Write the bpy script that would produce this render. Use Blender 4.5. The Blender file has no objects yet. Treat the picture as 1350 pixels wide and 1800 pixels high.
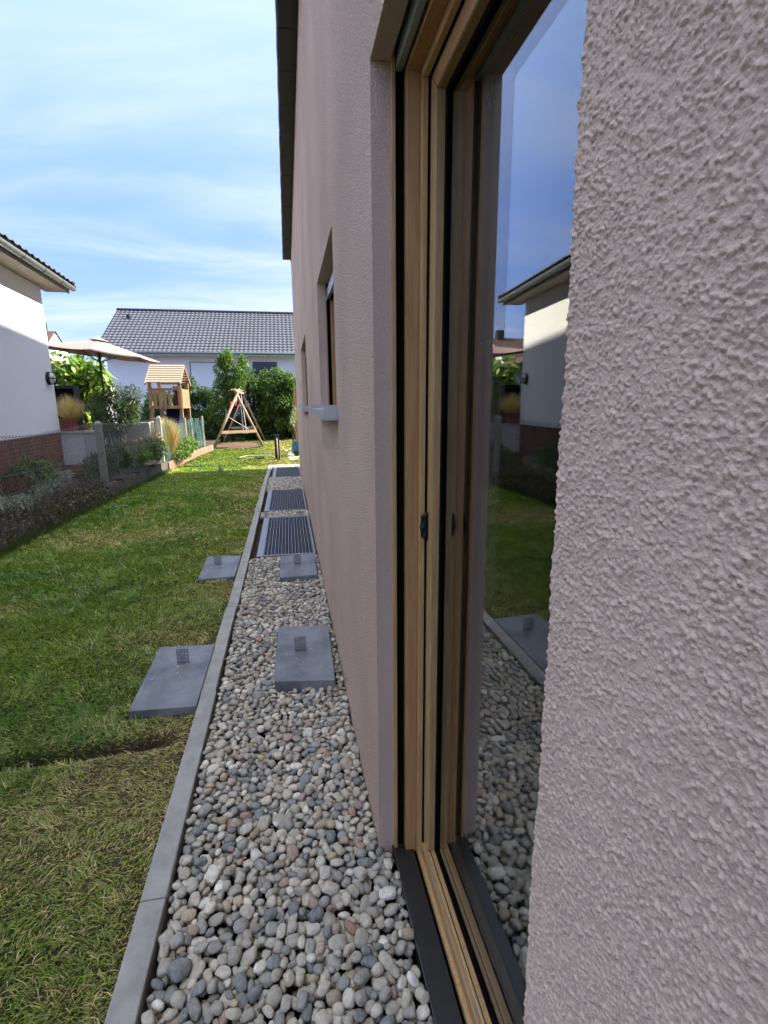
import bpy, bmesh, math, random
import numpy as np
from mathutils import Vector, Matrix, noise

# ------------------------------------------------------------------ camera, sky, sun, exposure
S = bpy.context.scene
COL = S.collection
CAM_H = 1.5
YAW, PITCH, ROLL = 0.1843, 0.2120, -0.0085
def _cam():
    cyw, syw, cp, sp = math.cos(YAW), math.sin(YAW), math.cos(PITCH), math.sin(PITCH)
    fwd = Vector((syw*cp, cyw*cp, -sp)); right = Vector((cyw, -syw, 0)); up = right.cross(fwd)
    c, s = math.cos(ROLL), math.sin(ROLL)
    r2 = c*right + s*up; u2 = -s*right + c*up
    m = Matrix((r2, u2, -fwd)).transposed().to_4x4()
    m.translation = (0, 0, CAM_H)
    cd = bpy.data.cameras.new('camera'); co = bpy.data.objects.new('camera', cd); COL.objects.link(co)
    co.matrix_world = m
    cd.sensor_fit = 'VERTICAL'; cd.angle = 2*math.atan(900/889.3)
    cd.clip_start = 0.02; cd.clip_end = 2000
    S.camera = co
_cam()

SUN_EL = math.radians(38)
SUN_AZ = math.radians(82.0)          # clockwise from +Y (along the wall) towards +X (behind the house)
sun_dir = Vector((math.sin(SUN_AZ)*math.cos(SUN_EL), math.cos(SUN_AZ)*math.cos(SUN_EL), math.sin(SUN_EL)))
sd = bpy.data.lights.new('sun', 'SUN'); so = bpy.data.objects.new('sun', sd); COL.objects.link(so)
sd.energy = 2.0; sd.angle = math.radians(0.8); sd.color = (1.0, 0.92, 0.80)
so.rotation_euler = (-sun_dir).to_track_quat('-Z', 'Y').to_euler()

W = bpy.data.worlds.new('World'); S.world = W; W.use_nodes = True
def _world():
    nt = W.node_tree; nt.nodes.clear(); N = nt.nodes.new; L = nt.links.new
    out = N('ShaderNodeOutputWorld'); bg = N('ShaderNodeBackground'); bg.inputs[1].default_value = 0.15
    sky = N('ShaderNodeTexSky'); sky.sky_type = 'NISHITA'; sky.sun_disc = False
    sky.sun_elevation = SUN_EL; sky.sun_rotation = SUN_AZ
    sky.air_density = 1.0; sky.dust_density = 0.6; sky.ozone_density = 1.6
    # thin high clouds: the view direction projected on a flat cloud layer
    tc = N('ShaderNodeTexCoord'); sep = N('ShaderNodeSeparateXYZ'); L(tc.outputs['Generated'], sep.inputs[0])
    mx = N('ShaderNodeMath'); mx.operation = 'MAXIMUM'; L(sep.outputs[2], mx.inputs[0]); mx.inputs[1].default_value = 0.0
    ad = N('ShaderNodeMath'); ad.operation = 'ADD'; L(mx.outputs[0], ad.inputs[0]); ad.inputs[1].default_value = 0.12
    dx = N('ShaderNodeMath'); dx.operation = 'DIVIDE'; L(sep.outputs[0], dx.inputs[0]); L(ad.outputs[0], dx.inputs[1])
    dy = N('ShaderNodeMath'); dy.operation = 'DIVIDE'; L(sep.outputs[1], dy.inputs[0]); L(ad.outputs[0], dy.inputs[1])
    cb = N('ShaderNodeCombineXYZ'); L(dx.outputs[0], cb.inputs[0]); L(dy.outputs[0], cb.inputs[1])
    mp = N('ShaderNodeMapping'); mp.inputs['Rotation'].default_value = (0, 0, math.radians(-28)); mp.inputs['Scale'].default_value = (0.55, 1.35, 1)
    mp.inputs['Location'].default_value = (0.35, 2.1, 0)
    L(cb.outputs[0], mp.inputs[0])
    n1 = N('ShaderNodeTexNoise'); n1.inputs['Scale'].default_value = 1.05; n1.inputs['Detail'].default_value = 9; n1.inputs['Roughness'].default_value = 0.58
    n1.inputs['Distortion'].default_value = 0.6
    L(mp.outputs[0], n1.inputs['Vector'])
    n2 = N('ShaderNodeTexNoise'); n2.inputs['Scale'].default_value = 0.5; n2.inputs['Detail'].default_value = 4
    L(mp.outputs[0], n2.inputs['Vector'])
    mul = N('ShaderNodeMath'); mul.operation = 'MULTIPLY_ADD'; L(n2.outputs[0], mul.inputs[0]); mul.inputs[1].default_value = 0.75
    L(n1.outputs[0], mul.inputs[2])
    mr = N('ShaderNodeMapRange'); mr.interpolation_type = 'SMOOTHSTEP'; L(mul.outputs[0], mr.inputs[0])
    mr.inputs[1].default_value = 0.70; mr.inputs[2].default_value = 1.12; mr.inputs[3].default_value = 0.0; mr.inputs[4].default_value = 0.68
    # added haze veil, made brighter overhead to lift the ambient light, then wisps
    vr = N('ShaderNodeValToRGB'); L(mx.outputs[0], vr.inputs[0]); e = vr.color_ramp.elements; vr.color_ramp.interpolation = 'EASE'
    e[0].position = 0.0; e[0].color = (0.45, 0.655, 1.22, 1); e[1].position = 1.0; e[1].color = (2.0, 2.15, 2.35, 1)
    q = e.new(0.28); q.color = (0.335, 0.55, 1.30, 1); q = e.new(0.62); q.color = (0.62, 0.82, 1.42, 1)
    mv = N('ShaderNodeMix'); mv.data_type = 'RGBA'; mv.inputs['Factor'].default_value = 0.982
    L(sky.outputs[0], mv.inputs['A']); L(vr.outputs[0], mv.inputs['B'])
    mix = N('ShaderNodeMix'); mix.data_type = 'RGBA'; L(mr.outputs[0], mix.inputs['Factor'])
    L(mv.outputs['Result'], mix.inputs['A']); mix.inputs['B'].default_value = (0.92, 1.02, 1.30, 1)
    L(mix.outputs['Result'], bg.inputs[0]); L(bg.outputs[0], out.inputs[0])
_world()
S.view_settings.view_transform = 'Standard'; S.view_settings.look = 'None'
S.view_settings.exposure = 2.95; S.view_settings.gamma = 1.0; S.view_settings.use_curve_mapping = False
S.render.engine = 'CYCLES'
S.cycles.max_bounces = 6; S.cycles.diffuse_bounces = 3; S.cycles.use_adaptive_sampling = True; S.cycles.adaptive_threshold = 0.03; S.cycles.transparent_max_bounces = 16; S.cycles.transmission_bounces = 8; S.cycles.glossy_bounces = 4
S.cycles.caustics_reflective = False; S.cycles.caustics_refractive = False
S.cycles.use_denoising = True

random.seed(5); RNG = np.random.default_rng(5)

# ------------------------------------------------------------------ helpers
class MB:
    """collects shapes; build() links them as one mesh object"""
    def __init__(s): s.v = []; s.f = []
    def add(s, vs, fs):
        o = len(s.v); s.v += [tuple(v) for v in vs]; s.f += [tuple(i+o for i in f) for f in fs]; return s
    def box(s, x0, x1, y0, y1, z0, z1, M=None):
        vs = [(x, y, z) for z in (z0, z1) for y in (y0, y1) for x in (x0, x1)]
        if M is not None: vs = [M @ Vector(v) for v in vs]
        return s.add(vs, [(0,2,3,1), (4,5,7,6), (0,1,5,4), (2,6,7,3), (0,4,6,2), (1,3,7,5)])
    def bar(s, a, b, w, h, up=(0,0,1)):
        a, b = Vector(a), Vector(b); d = (b-a).normalized(); u = Vector(up)
        if abs(d.dot(u)) > .98: u = Vector((1,0,0))
        r = d.cross(u).normalized(); u = r.cross(d)
        vs = []
        for p in (a, b):
            for i, j in ((-1,-1), (1,-1), (1,1), (-1,1)): vs.append(p + r*(i*w/2) + u*(j*h/2))
        return s.add(vs, [(3,2,1,0), (4,5,6,7), (0,1,5,4), (1,2,6,5), (2,3,7,6), (3,0,4,7)])
    def tube(s, pts, r, n=8, cap=True):
        pts = [Vector(p) for p in pts]; k = len(pts); rs = r if isinstance(r, (list, tuple)) else [r]*k
        vs = []; fs = []
        ref = Vector((0,0,1))
        d0 = (pts[1]-pts[0]).normalized()
        if abs(d0.dot(ref)) > .9: ref = Vector((1,0,0))
        for i, p in enumerate(pts):
            d = (pts[min(i+1,k-1)] - pts[max(i-1,0)]).normalized()
            a = d.cross(ref)
            if a.length < 1e-4: a = d.cross(Vector((0,1,0)))
            a.normalize(); b = d.cross(a)
            for j in range(n):
                t = 2*math.pi*j/n; vs.append(p + (a*math.cos(t) + b*math.sin(t))*rs[i])
        for i in range(k-1):
            for j in range(n): fs.append((i*n+j, i*n+(j+1)%n, (i+1)*n+(j+1)%n, (i+1)*n+j))
        if cap: fs.append(tuple(range(n-1,-1,-1))); fs.append(tuple((k-1)*n+j for j in range(n)))
        return s.add(vs, fs)
    def lathe(s, prof, c=(0,0,0), n=20):
        vs = [(c[0]+r*math.cos(2*math.pi*j/n), c[1]+r*math.sin(2*math.pi*j/n), c[2]+z) for r, z in prof for j in range(n)]
        fs = [(i*n+j, i*n+(j+1)%n, (i+1)*n+(j+1)%n, (i+1)*n+j) for i in range(len(prof)-1) for j in range(n)]
        return s.add(vs, fs)
    def prism(s, prof, y0, y1):
        """profile of (x, z) points extruded along Y"""
        n = len(prof)
        vs = [(x, y0, z) for x, z in prof] + [(x, y1, z) for x, z in prof]
        fs = [tuple(range(n)), tuple(range(2*n-1, n-1, -1))] + [(i, i+n, (i+1)%n+n, (i+1)%n) for i in range(n)]
        return s.add(vs, fs)
    def mesh(s, name, mat, smooth=False, bevel=0, fix=True):
        me = bpy.data.meshes.new(name); me.from_pydata(s.v, [], s.f)
        if fix or bevel:
            bm = bmesh.new(); bm.from_mesh(me)
            bmesh.ops.recalc_face_normals(bm, faces=bm.faces)
            if bevel:
                bmesh.ops.bevel(bm, geom=[e for e in bm.edges if e.calc_face_angle(0) > .5], offset=bevel, segments=2, profile=.6, affect='EDGES', clamp_overlap=True)
            bm.to_mesh(me); bm.free()
        if mat: me.materials.append(mat)
        if smooth: me.polygons.foreach_set('use_smooth', [True]*len(me.polygons))
        return me
    def build(s, name, mat, parent=None, smooth=False, bevel=0, fix=True):
        return link(name, s.mesh(name, mat, smooth, bevel, fix), parent)

def link(name, me, parent=None):
    o = bpy.data.objects.new(name, me); COL.objects.link(o)
    if parent: o.parent = parent
    return o
def npmesh(name, V, F, mat, smooth=True, col=None):
    """V (n,3), F (m,k) numpy"""
    me = bpy.data.meshes.new(name); k = F.shape[1]
    me.vertices.add(len(V)); me.vertices.foreach_set('co', np.ascontiguousarray(V, dtype=np.float32).ravel())
    me.loops.add(F.size); me.loops.foreach_set('vertex_index', np.ascontiguousarray(F, dtype=np.int32).ravel())
    me.polygons.add(len(F)); me.polygons.foreach_set('loop_start', np.arange(0, F.size, k, dtype=np.int32))
    me.update(calc_edges=True)
    if smooth: me.polygons.foreach_set('use_smooth', np.ones(len(F), dtype=bool))
    if col is not None:
        at = me.attributes.new('col', 'FLOAT_COLOR', 'POINT')
        c4 = np.ones((len(V), 4), dtype=np.float32); c4[:, :3] = col; at.data.foreach_set('color', c4.ravel())
    if mat: me.materials.append(mat)
    return me
def thing(name, label, cat, loc=(0,0,0), rz=0, group=None):
    o = bpy.data.objects.new(name, None); COL.objects.link(o); o.location = loc; o.rotation_euler.z = rz
    o.empty_display_size = .1
    return tag(o, label, cat, group)
def tag(o, label=None, cat=None, group=None, kind=None):
    if label: o['label'] = label
    if cat: o['category'] = cat
    if group: o['group'] = group
    if kind: o['kind'] = kind
    return o
def at(px, py, Y):
    """photo pixel -> world point at distance Y along the wall"""
    R = S.camera.matrix_world.to_3x3(); r = R @ Vector(((px-675)/889.3, -(py-900)/889.3, -1))
    return Vector((0, 0, CAM_H)) + r*(Y/r.y)

# ------------------------------------------------------------------ materials
def mat(name, base=(.5,.5,.5), rough=.7, metal=0, noise_scale=None, noise_amt=.15, bump=None, bump_scale=80, stretch=None, spec=.5, c2=None, detail=6, contrast=(.3,.7), coord='Object'):
    m = bpy.data.materials.new(name); m.use_nodes = True; nt = m.node_tree; b = nt.nodes['Principled BSDF']
    b.inputs['Base Color'].default_value = (*base, 1); b.inputs['Roughness'].default_value = rough; b.inputs['Metallic'].default_value = metal
    b.inputs['Specular IOR Level'].default_value = spec
    N = nt.nodes.new; L = nt.links.new
    tc = N('ShaderNodeTexCoord'); mp = N('ShaderNodeMapping'); L(tc.outputs[coord], mp.inputs[0])
    if stretch: mp.inputs['Scale'].default_value = stretch
    if noise_scale:
        n = N('ShaderNodeTexNoise'); n.inputs['Scale'].default_value = noise_scale; n.inputs['Detail'].default_value = detail; n.inputs['Roughness'].default_value = .62
        L(mp.outputs[0], n.inputs['Vector'])
        r = N('ShaderNodeMapRange'); L(n.outputs[0], r.inputs[0]); r.inputs[1].default_value, r.inputs[2].default_value = contrast
        mx = N('ShaderNodeMix'); mx.data_type = 'RGBA'; L(r.outputs[0], mx.inputs['Factor'])
        c2 = c2 or tuple(max(0, c*(1-noise_amt*2)) for c in base)
        mx.inputs['A'].default_value = (*c2, 1); mx.inputs['B'].default_value = (*base, 1)
        L(mx.outputs['Result'], b.inputs['Base Color'])
    if bump:
        n = N('ShaderNodeTexNoise'); n.inputs['Scale'].default_value = bump_scale; n.inputs['Detail'].default_value = 5; L(mp.outputs[0], n.inputs['Vector'])
        bp = N('ShaderNodeBump'); bp.inputs['Strength'].default_value = bump; bp.inputs['Distance'].default_value = .004
        L(n.outputs[0], bp.inputs['Height']); L(bp.outputs[0], b.inputs['Normal'])
    return m

def stucco_mat(name, base, c2, relief=True, scale=1.0, dist=.0085, speck=.35):
    m = bpy.data.materials.new(name); m.use_nodes = True; nt = m.node_tree; b = nt.nodes['Principled BSDF']; N = nt.nodes.new; L = nt.links.new
    b.inputs['Roughness'].default_value = .93; b.inputs['Specular IOR Level'].default_value = .25
    tc = N('ShaderNodeTexCoord')
    n0 = N('ShaderNodeTexNoise'); n0.inputs['Scale'].default_value = 1.3; n0.inputs['Detail'].default_value = 5; L(tc.outputs['Object'], n0.inputs['Vector'])
    n3 = N('ShaderNodeTexNoise'); n3.inputs['Scale'].default_value = (170 if relief else 330)*scale; n3.inputs['Detail'].default_value = 4; L(tc.outputs['Object'], n3.inputs['Vector'])
    a = N('ShaderNodeMath'); a.operation = 'MULTIPLY_ADD'; L(n3.outputs[0], a.inputs[0]); a.inputs[1].default_value = speck; L(n0.outputs[0], a.inputs[2])
    r = N('ShaderNodeMapRange'); L(a.outputs[0], r.inputs[0]); r.inputs[1].default_value = .275+.5*speck; r.inputs[2].default_value = .725+.5*speck
    if speck > 1: r.inputs[1].default_value = .75; r.inputs[2].default_value = 1.75; n3.inputs['Scale'].default_value = 105; n3.inputs['Detail'].default_value = 5; n3.inputs['Roughness'].default_value = .75
    mx = N('ShaderNodeMix'); mx.data_type = 'RGBA'; L(r.outputs[0], mx.inputs['Factor']); mx.inputs['A'].default_value = (*c2, 1); mx.inputs['B'].default_value = (*base, 1)
    L(mx.outputs['Result'], b.inputs['Base Color'])
    v = N('ShaderNodeTexVoronoi'); v.feature = 'SMOOTH_F1'; v.inputs['Scale'].default_value = 135*scale; v.inputs['Smoothness'].default_value = .6
    nd = N('ShaderNodeTexNoise'); nd.inputs['Scale'].default_value = 60*scale; nd.inputs['Detail'].default_value = 3; L(tc.outputs['Object'], nd.inputs['Vector'])
    va = N('ShaderNodeVectorMath'); va.operation = 'MULTIPLY_ADD'; L(nd.outputs['Color'], va.inputs[0]); va.inputs[1].default_value = (.012,.012,.012); L(tc.outputs['Object'], va.inputs[2])
    L(va.outputs[0], v.inputs['Vector'])
    n4 = N('ShaderNodeTexNoise'); n4.inputs['Scale'].default_value = (260 if relief else 520)*scale; n4.inputs['Detail'].default_value = 6; L(tc.outputs['Object'], n4.inputs['Vector'])
    h = N('ShaderNodeMath'); h.operation = 'MULTIPLY_ADD'; L(v.outputs['Distance'], h.inputs[0]); h.inputs[1].default_value = -1.0 if relief else 0; L(n4.outputs[0], h.inputs[2])
    bp = N('ShaderNodeBump'); bp.inputs['Strength'].default_value = 1.0 if relief else .9; bp.inputs['Distance'].default_value = dist if relief else .0016
    L(h.outputs[0], bp.inputs['Height']); L(bp.outputs[0], b.inputs['Normal'])
    return m

def attr_mat(name, rough=.6, trans=0, from_object=False, pebble=False, spec=.4):
    m = bpy.data.materials.new(name); m.use_nodes = True; nt = m.node_tree; b = nt.nodes['Principled BSDF']; N = nt.nodes.new; L = nt.links.new
    b.inputs['Roughness'].default_value = rough; b.inputs['Specular IOR Level'].default_value = spec
    if from_object: s = N('ShaderNodeObjectInfo').outputs['Color']
    else:
        an = N('ShaderNodeAttribute'); an.attribute_name = 'col'; s = an.outputs['Color']
    if pebble:
        ge = N('ShaderNodeNewGeometry')
        n = N('ShaderNodeTexNoise'); n.inputs['Scale'].default_value = 70; n.inputs['Detail'].default_value = 7; n.inputs['Roughness'].default_value = .7; L(ge.outputs['Position'], n.inputs['Vector'])
        r = N('ShaderNodeMapRange'); L(n.outputs[0], r.inputs[0]); r.inputs[1].default_value = .3; r.inputs[2].default_value = .7; r.inputs[3].default_value = .68; r.inputs[4].default_value = 1.25
        wv = N('ShaderNodeTexWave'); wv.inputs['Scale'].default_value = 22; wv.inputs['Distortion'].default_value = 14; wv.inputs['Detail'].default_value = 3; L(ge.outputs['Position'], wv.inputs['Vector'])
        wr = N('ShaderNodeMapRange'); L(wv.outputs['Fac'], wr.inputs[0]); wr.inputs[1].default_value = .93; wr.inputs[2].default_value = 1.0; wr.inputs[3].default_value = 0; wr.inputs[4].default_value = .35
        vm = N('ShaderNodeVectorMath'); vm.operation = 'SCALE'; L(s, vm.inputs[0]); L(r.outputs[0], vm.inputs['Scale'])
        mx = N('ShaderNodeMix'); mx.data_type = 'RGBA'; L(wr.outputs[0], mx.inputs['Factor']); L(vm.outputs[0], mx.inputs['A']); mx.inputs['B'].default_value = (.55,.54,.5,1)
        s = mx.outputs['Result']
        bp = N('ShaderNodeBump'); bp.inputs['Strength'].default_value = .35; bp.inputs['Distance'].default_value = .002; L(n.outputs[0], bp.inputs['Height']); L(bp.outputs[0], b.inputs['Normal'])
    L(s, b.inputs['Base Color'])
    if trans:
        t = N('ShaderNodeBsdfTranslucent'); vs = N('ShaderNodeVectorMath'); vs.operation = 'MULTIPLY'; L(s, vs.inputs[0]); vs.inputs[1].default_value = (1.5,1.7,.7); L(vs.outputs[0], t.inputs[0])
        mx = N('ShaderNodeMixShader'); mx.inputs[0].default_value = trans; L(b.outputs[0], mx.inputs[1]); L(t.outputs[0], mx.inputs[2])
        L(mx.outputs[0], nt.nodes['Material Output'].inputs[0])
    return m

M = {}
M['stucco'] = stucco_mat('pink_grey_stucco', (.93,.695,.545), (.53,.39,.30), speck=1.5)
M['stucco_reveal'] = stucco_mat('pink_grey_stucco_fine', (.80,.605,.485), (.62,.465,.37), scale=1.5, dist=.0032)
M['stucco_near'] = stucco_mat('pink_grey_stucco_relief', (.89,.685,.555), (.66,.505,.405), relief=False)
M['white_render'] = stucco_mat('white_render', (.90,.89,.86), (.86,.85,.83), scale=.35, dist=.003)
M['wood_z'] = mat('oak_upright', (.66,.42,.19), .45, noise_scale=9, c2=(.44,.265,.11), stretch=(14,14,.9), bump=.12, bump_scale=20, detail=8)
M['wood_y'] = mat('oak_lengthwise', (.52,.345,.17), .42, noise_scale=9, c2=(.37,.225,.10), stretch=(14,.9,14), bump=.12, bump_scale=20, detail=8)
M['wood_shaded'] = mat('shaded_oak', (.60,.34,.145), .45, noise_scale=7, c2=(.42,.225,.09), stretch=(12,12,.8), bump=.12, bump_scale=20, detail=8)  # same oak, darkened for the shade on the frame's side face
M['black'] = mat('black_plastic', (.012,.012,.013), .5)
M['matte_black'] = mat('black_void', (.004,.004,.004), .9, spec=.1)
M['dark_metal'] = mat('bronze_metal', (.045,.043,.04), .38, .3, noise_scale=30, noise_amt=.1)
M['alu'] = mat('aluminium_grey', (.55,.57,.58), .38, .55, noise_scale=40, noise_amt=.06)
M['greygreen'] = mat('shutter_rail', (.36,.42,.40), .35, .3)
M['slate'] = mat('slate_cladding', (.016,.017,.019), .6, noise_scale=14, noise_amt=.2, bump=.2)
M['fascia'] = mat('verge_black', (.014,.014,.016), .6)
M['kerb'] = mat('kerb_concrete', (.49,.465,.42), .88, noise_scale=11, c2=(.31,.295,.265), bump=.6, bump_scale=260, detail=12)
M['slab'] = mat('anthracite_concrete', (.26,.27,.28), .5, noise_scale=5, c2=(.13,.138,.15), bump=.5, bump_scale=300, detail=12, contrast=(.36,.64))
M['galv'] = mat('galvanised', (.40,.41,.415), .45, .55, noise_scale=45, noise_amt=.15)
M['galv_dark'] = mat('galvanised_dull', (.22,.235,.245), .5, .7, noise_scale=45, noise_amt=.15)
M['soil'] = mat('soil', (.085,.055,.035), .95, noise_scale=30, c2=(.035,.024,.016), bump=1, bump_scale=90)
M['pebble'] = attr_mat('river_pebble_mass', .62, pebble=True)
M['pebble_one'] = attr_mat('river_pebble', .62, from_object=True, pebble=True)
M['leaf'] = attr_mat('leaves', .5, trans=.28)
M['blade'] = attr_mat('grass_blades', .55, trans=.3)
M['straw'] = attr_mat('straw', .6, trans=.25)
M['twig'] = mat('twigs', (.13,.09,.06), .9, noise_scale=40, noise_amt=.2)
M['bark'] = mat('bark', (.10,.075,.05), .95, noise_scale=20, noise_amt=.25, bump=.8, bump_scale=60)
M['brick'] = mat('clinker_brick', (.30,.115,.055), .8, noise_scale=5, c2=(.11,.05,.032), bump=.4, bump_scale=120, contrast=(.38,.62))
M['mortar'] = mat('mortar', (.36,.31,.26), .95, noise_scale=40, noise_amt=.15)
M['old_concrete'] = mat('weathered_concrete', (.17,.145,.115), .95, noise_scale=7, c2=(.035,.03,.022), bump=.8, bump_scale=60)
M['red_edge'] = mat('reddish_edging', (.34,.20,.13), .9, noise_scale=6, c2=(.18,.11,.075), bump=.5)
M['post_concrete'] = mat('post_concrete', (.38,.37,.34), .92, noise_scale=16, c2=(.24,.235,.21), bump=.6, bump_scale=150)
M['wire'] = mat('wire', (.20,.22,.21), .45, .4)
M['green_net'] = mat('green_wire', (.10,.22,.19), .5)
M['tile'] = mat('grey_roof_tile', (.155,.155,.165), .42, noise_scale=3, noise_amt=.1)
M['brown_tile'] = mat('brown_roof_tile', (.13,.07,.05), .7, noise_scale=8, noise_amt=.2)
M['zinc'] = mat('zinc_gutter', (.24,.29,.28), .45, .4, noise_scale=12, noise_amt=.12)
M['soffit'] = mat('soffit_board', (.33,.29,.24), .8, noise_scale=12, noise_amt=.1)
M['pale'] = mat('pale_blue_white_render', (.80,.81,.84), .9, noise_scale=2, noise_amt=.03)
M['pale_panel'] = mat('pale_shutter', (.74,.76,.79), .7)
M['canvas'] = mat('beige_canvas', (.31,.215,.195), .85, noise_scale=90, noise_amt=.03)
M['pole'] = mat('dark_pole', (.03,.03,.034), .4, .5)
M['play_wood'] = mat('larch_boards', (.40,.25,.13), .75, noise_scale=6, c2=(.24,.145,.07), stretch=(1,6,6))
M['play_roof'] = mat('roof_boards', (.37,.31,.22), .75, noise_scale=6, c2=(.30,.24,.16), stretch=(1,6,6))
M['swing_wood'] = mat('impregnated_pine', (.42,.32,.19), .75, noise_scale=7, c2=(.27,.2,.115))
M['red'] = mat('red_plastic', (.62,.05,.03), .35)
M['blue'] = mat('navy_plastic', (.012,.035,.13), .35)
M['teal'] = mat('teal_plastic', (.02,.19,.28), .4)
M['rope'] = mat('white_rope', (.70,.68,.62), .8)
M['orange'] = mat('orange_plastic', (.75,.25,.03), .4)
M['terracotta'] = mat('terracotta', (.38,.12,.085), .8, noise_scale=12, noise_amt=.15)
M['cap'] = mat('wall_coping', (.62,.58,.50), .85, noise_scale=14, noise_amt=.12)
M['wallgrey'] = mat('garden_wall_render', (.52,.54,.54), .92, noise_scale=5, noise_amt=.1, bump=.5)
M['hose'] = mat('hose', (.60,.52,.33), .5)
M['green_pl'] = mat('green_plastic', (.03,.12,.05), .45)
M['concrete_pale'] = mat('pale_concrete', (.52,.50,.46), .9, noise_scale=10, noise_amt=.12)
M['mulch'] = mat('mulch', (.15,.08,.045), .95, noise_scale=14, c2=(.085,.045,.026), bump=1, bump_scale=40)
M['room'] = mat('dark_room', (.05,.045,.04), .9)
M['lampglass'] = mat('frosted_lamp', (.75,.75,.72), .25)
def _glass():
    m = bpy.data.materials.new('window_glass'); m.use_nodes = True; nt = m.node_tree; b = nt.nodes['Principled BSDF']
    b.inputs['Base Color'].default_value = (.93,.97,.95,1); b.inputs['Roughness'].default_value = 0; b.inputs['IOR'].default_value = 1.56
    b.inputs['Transmission Weight'].default_value = 1
    return m
M['glass'] = _glass()

# ------------------------------------------------------------------ ground: lawn, beds, terrain
XW = 0.241            # face of the house wall
XKI, XKO = -0.436, -0.512   # kerb inner / outer edge
Y_END = 12.3          # far corner of the house
def fence_x(y): return -3.05 + (y-5)*.033

def vnoise(x, y, s, seed=0):
    """vectorised value noise 0..1"""
    xs, ys = x/s + 1000 + seed*17.3, y/s + 1000 + seed*31.7
    xi, yi = np.floor(xs).astype(np.int64), np.floor(ys).astype(np.int64); xf, yf = xs-xi, ys-yi
    xf, yf = xf*xf*(3-2*xf), yf*yf*(3-2*yf)
    def h(a, b):
        n = (a*374761393 + b*668265263 + seed*974711) & 0x7fffffff
        n = ((n ^ (n >> 13))*1274126177) & 0x7fffffff
        return (n & 0xffff)/65535.0
    return (h(xi,yi)*(1-xf) + h(xi+1,yi)*xf)*(1-yf) + (h(xi,yi+1)*(1-xf) + h(xi+1,yi+1)*xf)*yf
def fbm(x, y, s, seed=0, o=4):
    t = 0; a = .5
    for i in range(o): t = t + a*vnoise(x, y, s/2**i, seed+i); a *= .5
    return t/(1-.5**o)

def seam(x, y):
    """depth factor 0..1 of the cut turf joint that crosses the near lawn, and of the bare joint further up"""
    yc = 2.20 + .035*(x+.5) + .045*(vnoise(x, 0*x, .17, 3)-.5)
    g = np.exp(-((y-yc)/.034)**2) * np.clip((x+1.62)/.15, 0, 1)*np.clip((-.55-x)/.1, 0, 1)
    xc = -.95 - .03*(y-5) + .08*(vnoise(y, 0*y, .5, 9)-.5)
    g2 = np.exp(-((x-xc)/.085)**2) * np.clip((y-5.0)/.15, 0, 1)*np.clip((7.6-y)/.3, 0, 1)*(vnoise(x, y, .42, 4) > .45)
    return g, g2*.8
def lawn_h(x, y):
    g, g2 = seam(x, y)
    near = np.clip((2.1-y)/.1, 0, 1)
    return -.004 + .03*(fbm(x, y, .9, 1)-.5) + .012*(fbm(x, y, .15, 5, 2)-.5) - .075*g - .02*g2 - .012*near

def _terrain():
    # one sheet to the horizon, a little under the lawn
    me = bpy.data.meshes.new('ground'); me.from_pydata([(-400,-400,-.16), (400,-400,-.16), (400,600,-.16), (-400,600,-.16)], [], [(0,1,2,3)])
    me.materials.append(mat('far_ground', (.09,.10,.04), .95, noise_scale=.2, noise_amt=.2)); tag(link('ground', me), 'flat green ground stretching away beyond the gardens', kind='structure')
_terrain()

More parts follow.
